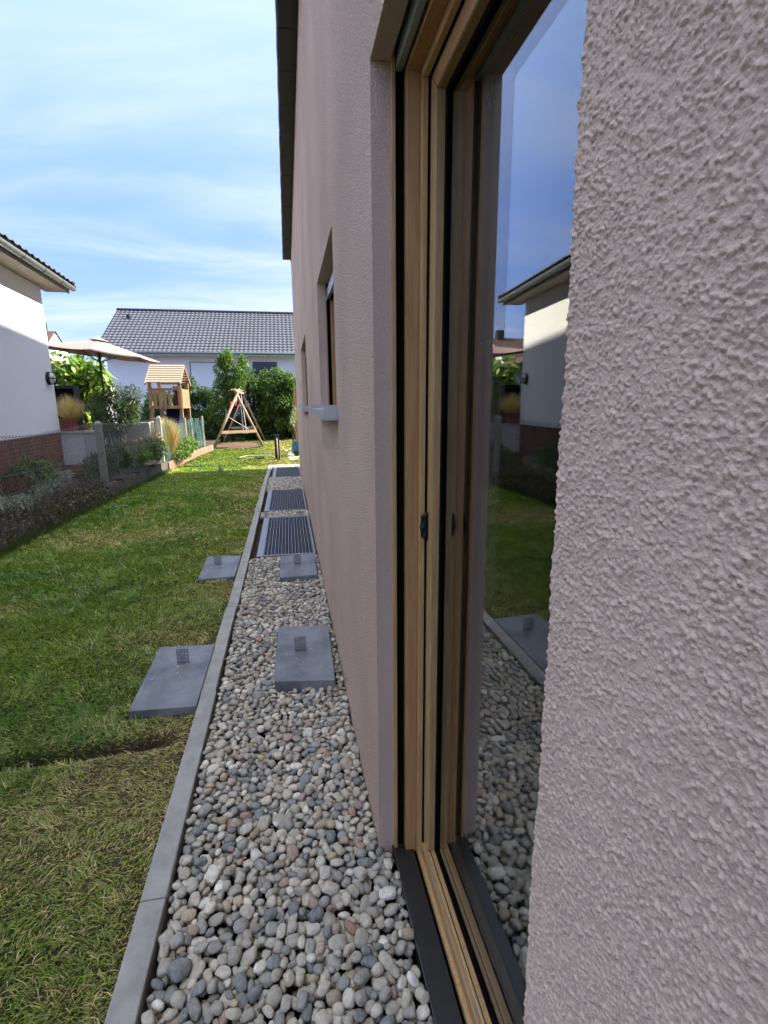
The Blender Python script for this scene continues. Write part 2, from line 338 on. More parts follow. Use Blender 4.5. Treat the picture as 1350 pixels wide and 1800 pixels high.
LAWN_X0, LAWN_X1, LAWN_Y0, LAWN_Y1 = -3.2, XKO+.004, -1.2, 24.0
def _lawn():
    m = bpy.data.materials.new('turf_soil'); m.use_nodes = True; nt = m.node_tree; b = nt.nodes['Principled BSDF']; N = nt.nodes.new; L = nt.links.new
    b.inputs['Roughness'].default_value = .95; b.inputs['Specular IOR Level'].default_value = .1
    a = N('ShaderNodeAttribute'); a.attribute_name = 'col'
    tc = N('ShaderNodeTexCoord'); n = N('ShaderNodeTexNoise'); n.inputs['Scale'].default_value = 60; n.inputs['Detail'].default_value = 6; L(tc.outputs['Object'], n.inputs['Vector'])
    r = N('ShaderNodeMapRange'); L(n.outputs[0], r.inputs[0]); r.inputs[1].default_value = .3; r.inputs[2].default_value = .7; r.inputs[3].default_value = .55; r.inputs[4].default_value = 1.35
    v = N('ShaderNodeVectorMath'); v.operation = 'SCALE'; L(a.outputs['Color'], v.inputs[0]); L(r.outputs[0], v.inputs['Scale']); L(v.outputs[0], b.inputs['Base Color'])
    bp = N('ShaderNodeBump'); bp.inputs['Distance'].default_value = .02; L(n.outputs[0], bp.inputs['Height']); L(bp.outputs[0], b.inputs['Normal'])
    def patch(name, x0, x1, y0, y1, sx, sy):
        xs = np.linspace(x0, x1, int((x1-x0)/sx)+1); ys = np.linspace(y0, y1, int((y1-y0)/sy)+1)
        X, Y = np.meshgrid(xs, ys); Z = lawn_h(X, Y)
        V = np.stack([X, Y, Z], -1).reshape(-1, 3); nx = len(xs)
        i = (np.arange(len(ys)-1)[:,None]*nx + np.arange(nx-1)[None]).ravel()
        F = np.stack([i, i+1, i+nx+1, i+nx], 1)
        g, g2 = seam(V[:,0], V[:,1]); d = dryness(V[:,0], V[:,1])
        green = np.array([.045,.065,.018]); soil = np.array([.11,.075,.045]); dark = np.array([.035,.024,.016])
        c = green[None]*(1-d[:,None]) + soil[None]*d[:,None]
        k = np.clip(g2*1.3, 0, 1)[:,None]; c = c*(1-k) + np.array([.24,.155,.105])[None]*k
        k = np.clip(g, 0, 1)[:,None]; c = c*(1-k) + dark[None]*k
        return npmesh(name, V, F, m, True, c)
    o = link('lawn', patch('lawn', LAWN_X0, LAWN_X1, LAWN_Y0, 9, .02, .02)); tag(o, 'mown lawn strip between kerb and low garden wall', kind='structure')
    o2 = link('lawn_far', patch('lawn_far', LAWN_X0, LAWN_X1, 9, 13.05, .08, .08), o)
    o3 = link('lawn_far', patch('lawn_far', LAWN_X0, 3.5, 13.05, LAWN_Y1, .1, .1), o)
    return o
def dryness(x, y):
    d = .95*np.clip(1-(XKO-x)/.75, 0, 1)**1.0*np.clip(fbm(x, y, .5, 21)*1.5-.1, 0, 1)
    d = d + .85*np.clip((fbm(x, y, 1.3, 33)-.53)*5, 0, 1)*np.clip((13.5-y)/3, .25, 1)
    d = d + .55*np.exp(-((y-1.75)/.28)**2)*np.clip((x+1.6)/.5, 0, 1)
    dx, dy = x+.9, y-3.35
    d = d + .5*np.exp(-(dx/.35)**2-(dy/.22)**2)
    return np.clip(d, 0, 1)
LAWN = _lawn()

def _grass():
    Vs, Fs, Cs = [], [], []; off = 0
    pads = [(-.84,-.50,2.40,3.09), (-.83,-.51,4.34,5.03)]
    zones = [(-2.6, XKO, .75, 2.6, 30000, .024, .0017), (-3.0, XKO, 2.6, 4.2, 16000, .030, .0024), (-3.1, XKO, 4.2, 7.0, 7500, .032, .0040), (-3.1, XKO, 7.0, 13.0, 3200, .036, .0065), (-2.9, 1.5, 13.0, 18.5, 1500, .04, .011), (-2.9, 1.8, 18.5, 23.6, 700, .045, .016)]
    zones.append((-3.2, XKO, -.6, 4.0, 5200, .030, .0032))          # beyond the edge of the picture
    for zi, (x0, x1, y0, y1, dens, hgt, wid) in enumerate(zones):
        n = int((x1-x0)*(y1-y0)*dens)
        x = RNG.uniform(x0, x1, n); y = RNG.uniform(y0, y1, n)
        x = x + .014*RNG.random(n)*(x > XKO-.02)
        keep = x > np.where(y < 4, -.62*y-.9, -99)
        if zi == len(zones)-1: keep = ~keep | (y < .75)
        keep &= ~((y > 12.9) & (y < 13.05))
        keep &= x > fence_x(y)+.04
        keep &= ~((x > -2.75) & (x < -.95) & (y > 18.1) & (y < 21.4) & (fbm(x, y, .5, 8) < .75))     # bare patch below the swing
        for a, b, c, d in pads: keep &= ~((x > a-.01) & (x < b+.03) & (y > c-.01) & (y < d+.01))
        x, y = x[keep], y[keep]
        g, g2 = seam(x, y); d = dryness(x, y)
        keep = RNG.random(len(x)) > np.clip(g*1.25 + g2*.95 + d*.25, 0, .97); x, y, d = x[keep], y[keep], d[keep]
        n = len(x); z = lawn_h(x, y) - .004
        t = fbm(x, y, .22, 11)
        h = hgt*(.45+.9*RNG.random(n))*(.6+.8*t)*(1-.25*d); w = wid*(.6+.8*RNG.random(n))
        th = RNG.uniform(0, 2*np.pi, n); lean = h*(.35+1.5*RNG.random(n)**1.3)*(1+.5*d)
        # tufts comb each other
        th = th*.55 + .45*2*np.pi*fbm(x, y, .12, 40, 2)*2
        dx, dy = np.cos(th), np.sin(th); px, py = -dy*w, dx*w
        b0 = np.stack([x-px, y-py, z], 1); b1 = np.stack([x+px, y+py, z], 1)
        m0 = np.stack([x+dx*lean*.35-px*.8, y+dy*lean*.35-py*.8, z+h*.65], 1); m1 = np.stack([x+dx*lean*.35+px*.8, y+dy*lean*.35+py*.8, z+h*.65], 1)
        tp = np.stack([x+dx*lean, y+dy*lean, z+h*(1-.25*RNG.random(n))], 1)
        V = np.stack([b0, b1, m0, m1, tp], 1).reshape(-1, 3)
        i = off + np.arange(n)*5
        F = np.concatenate([np.stack([i, i+1, i+3], 1), np.stack([i, i+3, i+2], 1), np.stack([i+2, i+3, i+4], 1)])
        green = np.array([.052,.115,.016]); lime = np.array([.135,.175,.028]); straw = np.array([.33,.265,.14]); blue = np.array([.045,.085,.038])
        u = RNG.random(n)[:,None]; q = np.clip(fbm(x, y, .6, 50)*1.7-.15, 0, 1)[:,None]
        c = green*(1-q) + lime*q; c = np.where(u < .12, blue, c)
        isdry = (RNG.random(n) < .05+.62*d)[:,None]; c = np.where(isdry, straw*(.55+.7*u), c)
        mid = np.clip(d*1.1, 0, .8)[:,None]; c = np.where(isdry, c, c*(1-mid) + lime*.95*mid)
        c = c*(1.45+1.45*RNG.random(n))[:,None]
        if y0 > 12: c = c*.66  # far grass lies in the sun; colour darkened to hold its brightness down
        Vs.append(V); Fs.append(F); Cs.append(np.repeat(c, 5, 0)); off += n*5
    me = npmesh('grass', np.concatenate(Vs), np.concatenate(Fs), M['blade'], False, np.concatenate(Cs))
    tag(link('grass', me), 'short green and straw-tinged grass of the lawn', 'grass', kind='stuff')
_grass()

# neighbouring garden soil (higher, behind the low wall)
def _neighbour_ground():
    ys = [-1.2, 3, 6, 9, 12, 15, 18.2]
    vs = []; fs = []
    for i, y in enumerate(ys): vs += [(-14, y, .212), (fence_x(y)-.06, y, .212)]
    for i in range(len(ys)-1): fs.append((2*i, 2*i+1, 2*i+3, 2*i+2))
    me = bpy.data.meshes.new('garden_bed'); me.from_pydata(vs, [], fs); me.materials.append(M['soil'])
    tag(link('garden_bed', me), 'raised soil of the neighbouring garden behind the fence', kind='structure')
    me = bpy.data.meshes.new('garden_ground'); me.from_pydata([(-14,18.2,.1), (-2.66,18.2,.1), (-2.66,26.5,.1), (-14,26.5,.1)], [], [(0,1,2,3)]); me.materials.append(M['soil'])
    tag(link('garden_ground', me), 'dark soil under the far hedge', kind='structure')
_neighbour_ground()

def _gravel_floor():
    b = MB(); b.box(XKI-.02, XW+.02, -1.2, 12.95, -.16, -.062)
    tag(b.build('gravel_bed', M['soil']), 'gravel strip along the house wall, edged by a kerb', kind='structure')
    return bpy.data.objects['gravel_bed']
GRAVEL = _gravel_floor()

# ------------------------------------------------------------------ kerb
def _kerb():
    k = bpy.data.objects.new('kerb', None); COL.objects.link(k); tag(k, 'grey concrete kerb between lawn and gravel', kind='structure')
    j = 1.37-1.163*2
    i = 0
    while j < 12.9:
        e = min(j+1.163, 12.9)
        b = MB(); dx = random.uniform(-.004, .004); dz = random.uniform(-.004, .004)
        b.box(XKO+dx, XKI+dx, j+.0015, e-.0015, -.15, .024+dz); b.build('kerb_stone', M['kerb'], k, bevel=.006)
        j += 1.163; i += 1
    b = MB(); b.box(XKI+.008, XW+.06, 12.83, 12.9, -.15, .02); b.build('kerb_stone', M['kerb'], k, bevel=.006)
_kerb()

# ------------------------------------------------------------------ the house beside the camera
DOOR = (.427, 1.43, -.10, 2.325)
WIN_A = (2.53, 3.72, 1.47, 2.30)
WIN_B = (6.0, 7.77, 1.46, 2.27)
EAVE_Z = 4.62
HOUSE = thing('stucco_house', 'pinkish grey stucco house wall close on the right, with wood-framed windows', 'house')
PATCH = (.10, .427, .66, 1.90)      # close-up piece of wall with real plaster relief

def _house_wall():
    y0h, y1h = -6.0, Y_END
    ops = [DOOR, WIN_A, WIN_B]
    ys = sorted({y0h, y1h, PATCH[0], PATCH[1], *[o[0] for o in ops], *[o[1] for o in ops]})
    zs = sorted({-.15, 4.75, PATCH[2], PATCH[3], *[o[2] for o in ops], *[o[3] for o in ops]})
    b = MB()
    def hole(y, z):
        if PATCH[0] < y < PATCH[1] and PATCH[2] < z < PATCH[3]: return True
        return any(o[0] < y < o[1] and o[2] < z < o[3] for o in ops)
    for i in range(len(ys)-1):
        for j in range(len(zs)-1):
            if not hole((ys[i]+ys[i+1])/2, (zs[j]+zs[j+1])/2):
                b.add([(XW, ys[i], zs[j]), (XW, ys[i+1], zs[j]), (XW, ys[i+1], zs[j+1]), (XW, ys[i], zs[j+1])], [(0,3,2,1)])
    XR = XW+.26; wall_mb = b
    for k, (a, c, z0, z1) in enumerate(ops):
        b = MB()
        b.add([(XW, c, z0), (XR, c, z0), (XR, c, z1), (XW, c, z1)], [(0,1,2,3)])        # far reveal
        xs = XW if k else XW+.05
        b.add([(xs, a, z0), (XR, a, z0), (XR, a, z1), (xs, a, z1)], [(3,2,1,0)])        # near reveal
        if k == 0:
            for p, q in ((z0, PATCH[2]), (PATCH[3], z1)): b.add([(XW, a, p), (xs, a, p), (xs, a, q), (XW, a, q)], [(3,2,1,0)])
        b.add([(XW, a, z1), (XW, c, z1), (XR if k else XW+.05, c, z1), (XR if k else XW+.05, a, z1)], [(0,1,2,3)])        # head
        if k == 0: b.add([(XW+.05, a, z1), (XW+.05, c, z1), (XW+.05, c, z1+.14), (XW+.05, a, z1+.14)], [(0,1,2,3)])
        if k: b.add([(XW, a, z0), (XR, a, z0), (XR, c, z0), (XW, c, z0)], [(0,1,2,3)])        # bottom
        me = b.mesh('reveal', M['stucco_reveal'], fix=False); bm = bmesh.new(); bm.from_mesh(me); bmesh.ops.remove_doubles(bm, verts=bm.verts, dist=1e-5); bm.to_mesh(me); bm.free(); link('reveal', me, HOUSE)
    b = wall_mb
    # gable ends and rear wall
    b.add([(XW, y1h, -.15), (8.4, y1h, -.15), (8.4, y1h, 4.75), (4.3, y1h, 9.1), (XW, y1h, 4.75)], [(0,1,2,3,4)])
    b.add([(XW, y0h, -.15), (8.4, y0h, -.15), (8.4, y0h, 4.75), (4.3, y0h, 9.1), (XW, y0h, 4.75)], [(4,3,2,1,0)])
    b.add([(8.4, y0h, -.15), (8.4, y1h, -.15), (8.4, y1h, 4.75), (8.4, y0h, 4.75)], [(0,1,2,3)])
    b.build('wall', M['stucco'], HOUSE, fix=False)
    # relief patch beside the door, wrapped round the corner into the reveal
    cell = .00110
    s1 = PATCH[1]-PATCH[0]; s2 = .055
    ss = np.arange(0, s1+s2+cell*.5, cell); zz = np.arange(PATCH[2], PATCH[3]+cell*.5, cell)
    rng = np.random.default_rng(11); n, m_ = len(zz), len(ss)
    def gf(sig):
        w = rng.standard_normal((n, m_)); fz = np.fft.fftfreq(n)[:,None]; fs = np.fft.rfftfreq(m_)[None]
        r = np.fft.irfft2(np.fft.rfft2(w)*np.exp(-2*(np.pi*sig)**2*(fz**2+fs**2)), s=(n, m_)); return r/r.std()
    f1 = gf(.75); f3 = gf(4.0); f4 = gf(30)
    def grains(radius, per_cell, power):
        """raised plaster grains: scattered impulses of varied height spread by a compact kernel"""
        w = (rng.random((n, m_)) < per_cell)*(.35+.65*rng.random((n, m_)))
        zz_ = np.minimum(np.arange(n), n-np.arange(n))[:,None]; xx_ = np.minimum(np.arange(m_), m_-np.arange(m_))[None]
        k = np.exp(-((zz_**2+xx_**2)**.5/radius)**power)
        return np.fft.irfft2(np.fft.rfft2(w)*np.fft.rfft2(k), s=(n, m_))
    big = grains(1.5, .030, 3.8); mid = grains(1.0, .075, 3.6); small = grains(.75, .08, 2.5)
    dens = np.clip(.85+.35*f4+.25*f3, .15, 1.6)             # sparser and denser patches
    sm = 1-np.exp(-(1.15*big+.85*mid*dens+.35*small))
    # long drag marks of the float
    w = rng.standard_normal((n, m_)); fz = np.fft.fftfreq(n)[:,None]; fs = np.fft.rfftfreq(m_)[None]
    st = np.fft.irfft2(np.fft.rfft2(w)*np.exp(-2*np.pi**2*((1.3*fz)**2+(45*fs)**2)), s=(n, m_)); st /= st.std()
    drag = np.clip(np.abs(st)-1.9, 0, 1.5)*np.sign(st)
    H = .0029*(sm-.5) + .00016*f3 + .00010*f1 + .0005*drag
    edge = np.minimum.reduce([np.clip((ss-0)/.02, 0, 1)[None]*np.ones((n,1)), np.clip((zz-PATCH[2])/.02, 0, 1)[:,None]*np.ones((1,m_)), np.clip((PATCH[3]-zz)/.02, 0, 1)[:,None]*np.ones((1,m_))])
    H = H*edge + .0004*edge
    r = .005
    # path of arc length: along -> corner -> return
    a = s1-r; arc = r*np.pi/2
    X = np.where(ss < a, XW, np.where(ss < a+arc, XW+r-r*np.cos((ss-a)/r), XW+r+(ss-a-arc)))
    Yp = np.where(ss < a, PATCH[0]+ss, np.where(ss < a+arc, PATCH[1]-r+r*np.sin((ss-a)/r), PATCH[1]))
    t = np.clip((ss-a)/r, 0, np.pi/2); NX, NY = -np.cos(t), np.sin(t)
    # the plaster edge wanders a little
    wob = (.0011*f3[:, -60:].mean(1) + .0015*f4[:, -1])[:,None]*np.clip((ss-a+.03)/.03, 0, 1)[None]
    V = np.stack([X[None]+NX[None]*H, Yp[None]+NY[None]*H+wob, np.repeat(zz[:,None], m_, 1)], -1).reshape(-1, 3)
    i = (np.arange(n-1)[:,None]*m_ + np.arange(m_-1)[None]).ravel()
    F = np.stack([i, i+m_, i+m_+1, i+1], 1)
    link('rough_plaster', npmesh('rough_plaster', V, F, M['stucco_near'], True), HOUSE)
    # inside: a dark room behind the openings
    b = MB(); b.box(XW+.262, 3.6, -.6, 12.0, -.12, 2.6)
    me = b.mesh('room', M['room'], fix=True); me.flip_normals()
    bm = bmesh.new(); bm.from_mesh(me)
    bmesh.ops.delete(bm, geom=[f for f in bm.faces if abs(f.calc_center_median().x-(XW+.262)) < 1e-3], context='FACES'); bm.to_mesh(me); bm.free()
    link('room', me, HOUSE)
    # inner skin of the wall so that no light leaks in
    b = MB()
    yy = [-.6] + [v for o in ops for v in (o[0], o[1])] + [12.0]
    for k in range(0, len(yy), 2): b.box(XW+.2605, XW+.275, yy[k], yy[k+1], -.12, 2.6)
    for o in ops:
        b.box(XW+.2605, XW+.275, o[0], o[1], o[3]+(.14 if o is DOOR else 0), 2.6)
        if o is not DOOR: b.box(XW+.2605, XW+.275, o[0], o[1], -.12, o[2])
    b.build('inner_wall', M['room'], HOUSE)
    # roof and the dark edging under it
    b = MB(); t = .16
    prof = [(.085, 4.80), (4.3, 9.34), (8.55, 4.80), (8.55, 4.62+t), (4.3, 9.34-t*1.5), (.085, 4.80-t*.4)]
    b.prism(prof, y0h-.25, y1h+.05); b.build('roof', M['slate'], HOUSE)
    y = -5.8
    while y < y1h:
        e = min(y+.575, y1h+.03); dz = random.uniform(-.004, .004)
        b = MB(); b.box(.082, XW-.012, y+.003, e-.003, EAVE_Z+dz, EAVE_Z+.17); b.build('eave_panel', M['slate'], HOUSE, bevel=.004)
        b = MB(); b.tube([(.074, y+.004, EAVE_Z+.015), (.070, (y+e)/2, EAVE_Z+.008), (.074, e-.004, EAVE_Z+.013)], .012, 8); b.build('drip_edge', M['galv_dark'], HOUSE, smooth=True)
        y += .575
    b = MB(); b.box(XW-.012, XW-.002, -5.9, y1h, EAVE_Z-.035, EAVE_Z+.17); b.build('fascia', M['fascia'], HOUSE)
_house_wall()

def ring(b, x0, x1, o, ia, ib, bottom=None):
    """four mitred bars of a frame in the opening o between insets ia (outer) and ib (inner); bottom = (z_outer, z_inner)"""
    a, c, z0, z1 = o
    zo, zi = bottom if bottom else (z0+ia, z0+ib)
    O = [(a+ia, zo), (c-ia, zo), (c-ia, z1-ia), (a+ia, z1-ia)]; I = [(a+ib, zi), (c-ib, zi), (c-ib, z1-ib), (a+ib, z1-ib)]
    for k in range(4):
        q = (k+1) % 4
        P = [O[k], O[q], I[q], I[k]]
        b.add([(x0, y, z) for y, z in P] + [(x1, y, z) for y, z in P], [(0,1,2,3), (7,6,5,4), (0,4,5,1), (1,5,6,2), (2,6,7,3), (3,7,4,0)])
    return b

def opening(kind, o, label):
    a, c, z0, z1 = o; door = kind == 'patio_door'
    P = bpy.data.objects.new(kind, None); COL.objects.link(P); P.parent = HOUSE; P['label'] = label
    fb = (.028, .045) if door else (z0+.03, z0+.075)
    for y, s in ((a, 1), (c, -1)):
        ys = sorted((y+s*.001, y+s*.016))
        b = MB(); b.box(XW+.05, XW+.0605, *ys, z0, z1+.02); b.build('trim_strip', M['wood_z'], P, bevel=.0015)
        ys = sorted((y-s*.02, y+s*.003))
        b = MB(); b.box(XW+.0612, XW+.085, *ys, z0+.02, z1+.06); b.build('shutter_guide', M['matte_black'], P)
    # outer frame in two steps, then the sash
    ring(MB(), XW+.086, XW+.120, o, -.004, .030, (z0-.004, fb[0]-.02)).build('frame', M['wood_shaded'], P, bevel=.002)
    ring(MB(), XW+.1205, XW+.136, o, -.004, .052, (z0-.004, fb[0])).build('frame_rebate', M['wood_z'], P, bevel=.003)
    s = MB(); ring(s, XW+.1365, XW+.142, o, .0, .044, (z0, fb[0]-.004)); s.build('dark_gap', M['matte_black'], P)  # black ring standing in for the shadowed gap between frame and sash
    s = MB(); ring(s, XW+.1425, XW+.172, o, .046, .094, (fb[0]+.004, fb[1]+.022))
    s.build('sash', M['wood_z'], P, bevel=.005)
    s = MB(); ring(s, XW+.166, XW+.1722, o, .0935, .110, (fb[1]+.0215, fb[1]+.034)); s.build('glazing_seal', M['matte_black'], P)  # black seal, drawn wider to imitate the dark reflection beside the glass
    g = MB(); g.box(XW+.1730, XW+.1770, a+.07, c-.07, fb[1]-.01, z1-.07); g.build('glass', M['glass'], P)
    g = MB(); g.box(XW+.193, XW+.197, a+.07, c-.07, fb[1]-.01, z1-.07); g.build('glass', M['glass'], P)
    s = MB(); ring(s, XW+.178, XW+.22, o, .02, .105, (fb[0], fb[1]+.03)); s.build('inner_sash', M['black'], P)  # inner side coloured black to deepen the reflected band at the glass edge
    if door:
        b = MB(); b.box(XW+.0625, XW+.080, a+.004, c-.004, z1-.022, z1+.05); b.build('shutter_rail', M['greygreen'], P, bevel=.003)
        b = MB(); b.box(XW+.044, XW+.112, a+.002, c-.002, -.07, .018); b.build('threshold', M['dark_metal'], P, bevel=.003)
        b = MB(); b.box(XW+.113, XW+.140, a+.002, c-.002, -.07, .008); b.build('sill_gap', M['matte_black'], P)
        b = MB(); b.box(XW+.131, XW+.1735, a+.056, c-.056, .02, .066)
        b.build('bottom_rail', M['wood_y'], P, bevel=.004)
        b = MB(); b.box(XW+.1505, XW+.1535, a+.058, c-.058, .0655, .0672); b.build('rail_groove', M['black'], P)
        b = MB(); b.box(XW+.1, XW+.26, a, c, -.12, -.02); b.build('sub_sill', M['matte_black'], P)
        # black pull with its catch on the far stile
        h = MB(); h.tube([(XW+.142, c-.052, 1.118), (XW+.131, c-.056, 1.124), (XW+.128, c-.058, 1.15), (XW+.131, c-.056, 1.18), (XW+.142, c-.052, 1.187)], [.007,.0085,.0095,.0085,.007], 10)
        h.box(XW+.1385, XW+.1430, c-.066, c-.045, 1.112, 1.192); h.build('handle', M['black'], P, smooth=False)
    else:
        b = MB(); b.box(XW+.064, XW+.084, a+.006, c-.006, z1-.10, z1-.035); b.box(XW+.045, XW+.064, c-.03, c-.006, z1-.115, z1-.085); b.build('shutter_rail', M['alu'], P, bevel=.003)
        b = MB(); b.box(XW+.086, XW+.1, a+.004, c-.004, z1-.11, z1+.0); b.build('shutter_box', M['matte_black'], P)
        # sheet sill with upturned ends
        sl = MB()
        sl.prism([(XW-.066, z0-.004), (XW+.20, z0+.018), (XW+.20, z0+.013), (XW-.063, z0-.009), (XW-.063, z0-.048), (XW-.066, z0-.048)], a-.028, c+.028)
        sl.build('sill', M['alu'], P)
        for y in (a-.03, c+.03):
            e = MB(); e.box(XW-.068, XW+.0 if y < a else XW-.001, y-.003, y+.003, z0-.05, z0+.022)
            e.build('sill_end', M['alu'], P, bevel=.001)
    return P
opening('patio_door', DOOR, 'oak-framed patio door with reflecting glass and black pull')
opening('window', WIN_A, 'oak window with projecting grey metal sill, nearer of the two')
opening('window', WIN_B, 'oak window with projecting grey metal sill, farther of the two')

# ------------------------------------------------------------------ light wells with gratings
def grating(y0, y1, x0, x1, label):
    t = thing('light_well_grating', label, 'grating', ((x0+x1)/2, (y0+y1)/2, 0), 0, 'gratings in the gravel strip')
    w, d = (x1-x0)/2, (y1-y0)/2
    b = MB(); b.box(-w-.02, w+.01, -d-.02, d+.02, -.6, -.55); b.build('shaft_floor', M['matte_black'], t)
    b = MB()
    for s in (-1, 1):
        b.box(s*w-.012, s*w+.012, -d-.02, d+.02, -.55, -.045); b.box(-w+.012, w-.012, s*d-.012, s*d+.012, -.55, -.045)
    b.build('shaft_wall', M['matte_black'], t)
    # broad flange on the lawn side, narrow ones elsewhere
    b = MB(); b.box(-w-.014, -w+.05, -d-.012, d+.012, .004, .018); b.build('flange', M['galv'], t, bevel=.002)
    b = MB(); b.box(w-.010, w+.008, -d-.012, d+.012, -.02, .020); b.box(-w+.051, w-.011, -d-.012, -d+.012, -.02, .0195); b.box(-w+.051, w-.011, d-.012, d+.012, -.02, .0195); b.build('rim', M['galv'], t)
    n = 15; gx0, gx1 = -w+.056, w-.016
    me = MB().box(-.0024, .0024, -d+.013, d-.013, -.012, .0155).mesh('bearing_bar', M['galv'])
    for i in range(n):
        o = link('bearing_bar', me, t); o.location.x = gx0 + (gx1-gx0)*i/(n-1)
    b = MB(); k = int((y1-y0)/.034)
    for i in range(k): y = -d+.013+(2*d-.026)*(i+.5)/k; b.box(gx0, gx1, y-.0022, y+.0022, -.010, .0085)
    q = 2
    for i in range(n-1):
        x = gx0+(gx1-gx0)*(i+.5)/(n-1); b.box(x-.001, x+.001, -d+.013, d-.013, -.012, .007)
    tag(b.build('cross_bars', M['galv_dark'], t), kind='stuff')
    return t
grating(4.99, 6.76, -.352, .212, 'galvanised steel grating nearest to the concrete pads')
grating(7.22, 9.02, -.370, .212, 'middle galvanised steel grating between two bands of gravel')
grating(10.68, 12.35, -.352, .225, 'farthest galvanised steel grating near the corner of the house')

# ------------------------------------------------------------------ concrete pads with brackets
def bracket(parent, x, y, z, ang, w=.068, h=.088, foot=.07):
    """steel angle with drilled holes and a stiffening rib; upright leg faces the camera"""
    b = MB(); nx, nz = 5, 6; t = .0025
    hole = {(1,1), (3,1), (1,2), (3,2), (1,4), (3,4), (2,4)}
    # upright leg as a lattice with real holes
    def leg(flat):
        L = foot if flat else h
        cols = [w*c for c in (-.5,-.36,-.26,-.06,.06,.26,.36,.5)]
        rows = [L*c for c in (0,.13,.20,.38,.45,.62,.70,.85,.92,1)]
        holes = {(1,1), (5,1), (1,3), (5,3), (1,5), (5,5), (1,7), (5,7), (3,5)} if not flat else {(1,3), (5,3), (1,7), (5,7), (3,5)}
        for i in range(7):
            for j in range(9):
                if (i, j) in holes: continue
                x0, x1, q0, q1 = cols[i], cols[i+1], rows[j], rows[j+1]
                if flat: b.box(x0, x1, q0, q1, 0, t)
                else: b.box(x0, x1, 0, t, q0, q1)
    leg(False); leg(True)
    b.add([(-.009, .0025, .0025), (.009, .0025, .0025), (.004, .026, .0025), (-.004, .026, .0025), (-.004, .0025, .04), (.004, .0025, .04)], [(0,1,5,4), (1,2,5), (2,3,4,5), (3,0,4), (0,3,2,1)])
    o = b.build('angle_bracket', M['galv'], parent, fix=False); o.location = (x, y, z+.0015); o.rotation_euler.z = ang
    s = MB(); s.lathe([(0,.0075), (.005,.0075), (.006,.005), (.006,.0025), (.0085,.0025), (.0085,0)], n=6); so = s.build('screw', M['galv'], parent); so.location = (x, y+.03, z+.004)
def pad(corners, z0, z1, label, bx, by, bang=0):
    cx = sum(p[0] for p in corners)/4; cy = sum(p[1] for p in corners)/4
    t = thing('concrete_pad', label, 'concrete pad', (cx, cy, z0), 0, 'concrete pads with steel brackets')
    P = [(x-cx, y-cy) for x, y in corners]; h = z1-z0
    b = MB(); b.add([(x, y, 0) for x, y in P] + [(x, y, h) for x, y in P], [(3,2,1,0), (4,5,6,7), (0,1,5,4), (1,2,6,5), (2,3,7,6), (3,0,4,7)])
    b.build('slab', M['slab'], t, bevel=.005)
    bracket(t, bx-cx, by-cy, h, bang)
    # mortar crumbs and drill dust left on the slab
    b = MB(); r = random.Random(label)
    for i in range(46):
        a = r.gauss(0, .09), r.gauss(0, .10); x, y = bx-cx+a[0]*.8, by-cy-.07+a[1]
        if abs(x) > .14 or abs(y) > .29: continue
        s = r.uniform(.0012, .0042)*(.5+r.random()); q = r.uniform(.5, 1.6)
        b.add([(x-s*q, y-s, h), (x+s, y-s*q, h), (x+s*q, y+s, h), (x-s, y+s*.8, h), (x, y, h+s*.6)], [(0,1,4), (1,2,4), (2,3,4), (3,0,4)])
    tag(b.build('mortar_crumbs', M['cap'], t), kind='stuff')
    return t
pad([(-.135,2.50), (.186,2.455), (.203,3.15), (-.125,3.18)], -.045, .062, 'grey concrete pad on the gravel, nearest to the patio door', .012, 2.82, .05)
pad([(-.128,4.185), (.192,4.205), (.205,4.86), (-.128,4.82)], -.05, .055, 'grey concrete pad on the gravel in front of the gratings', .03, 4.55, 0)
pad([(-.835,2.415), (-.513,2.395), (-.512,3.07), (-.842,3.10)], -.06, .034, 'large dark concrete pad set in the lawn, nearest the camera', -.66, 2.86, -.06)
pad([(-.82,4.345), (-.516,4.37), (-.513,5.0), (-.838,5.04)], -.06, .034, 'concrete pad in the lawn beside the first grating', -.70, 4.74, .04)

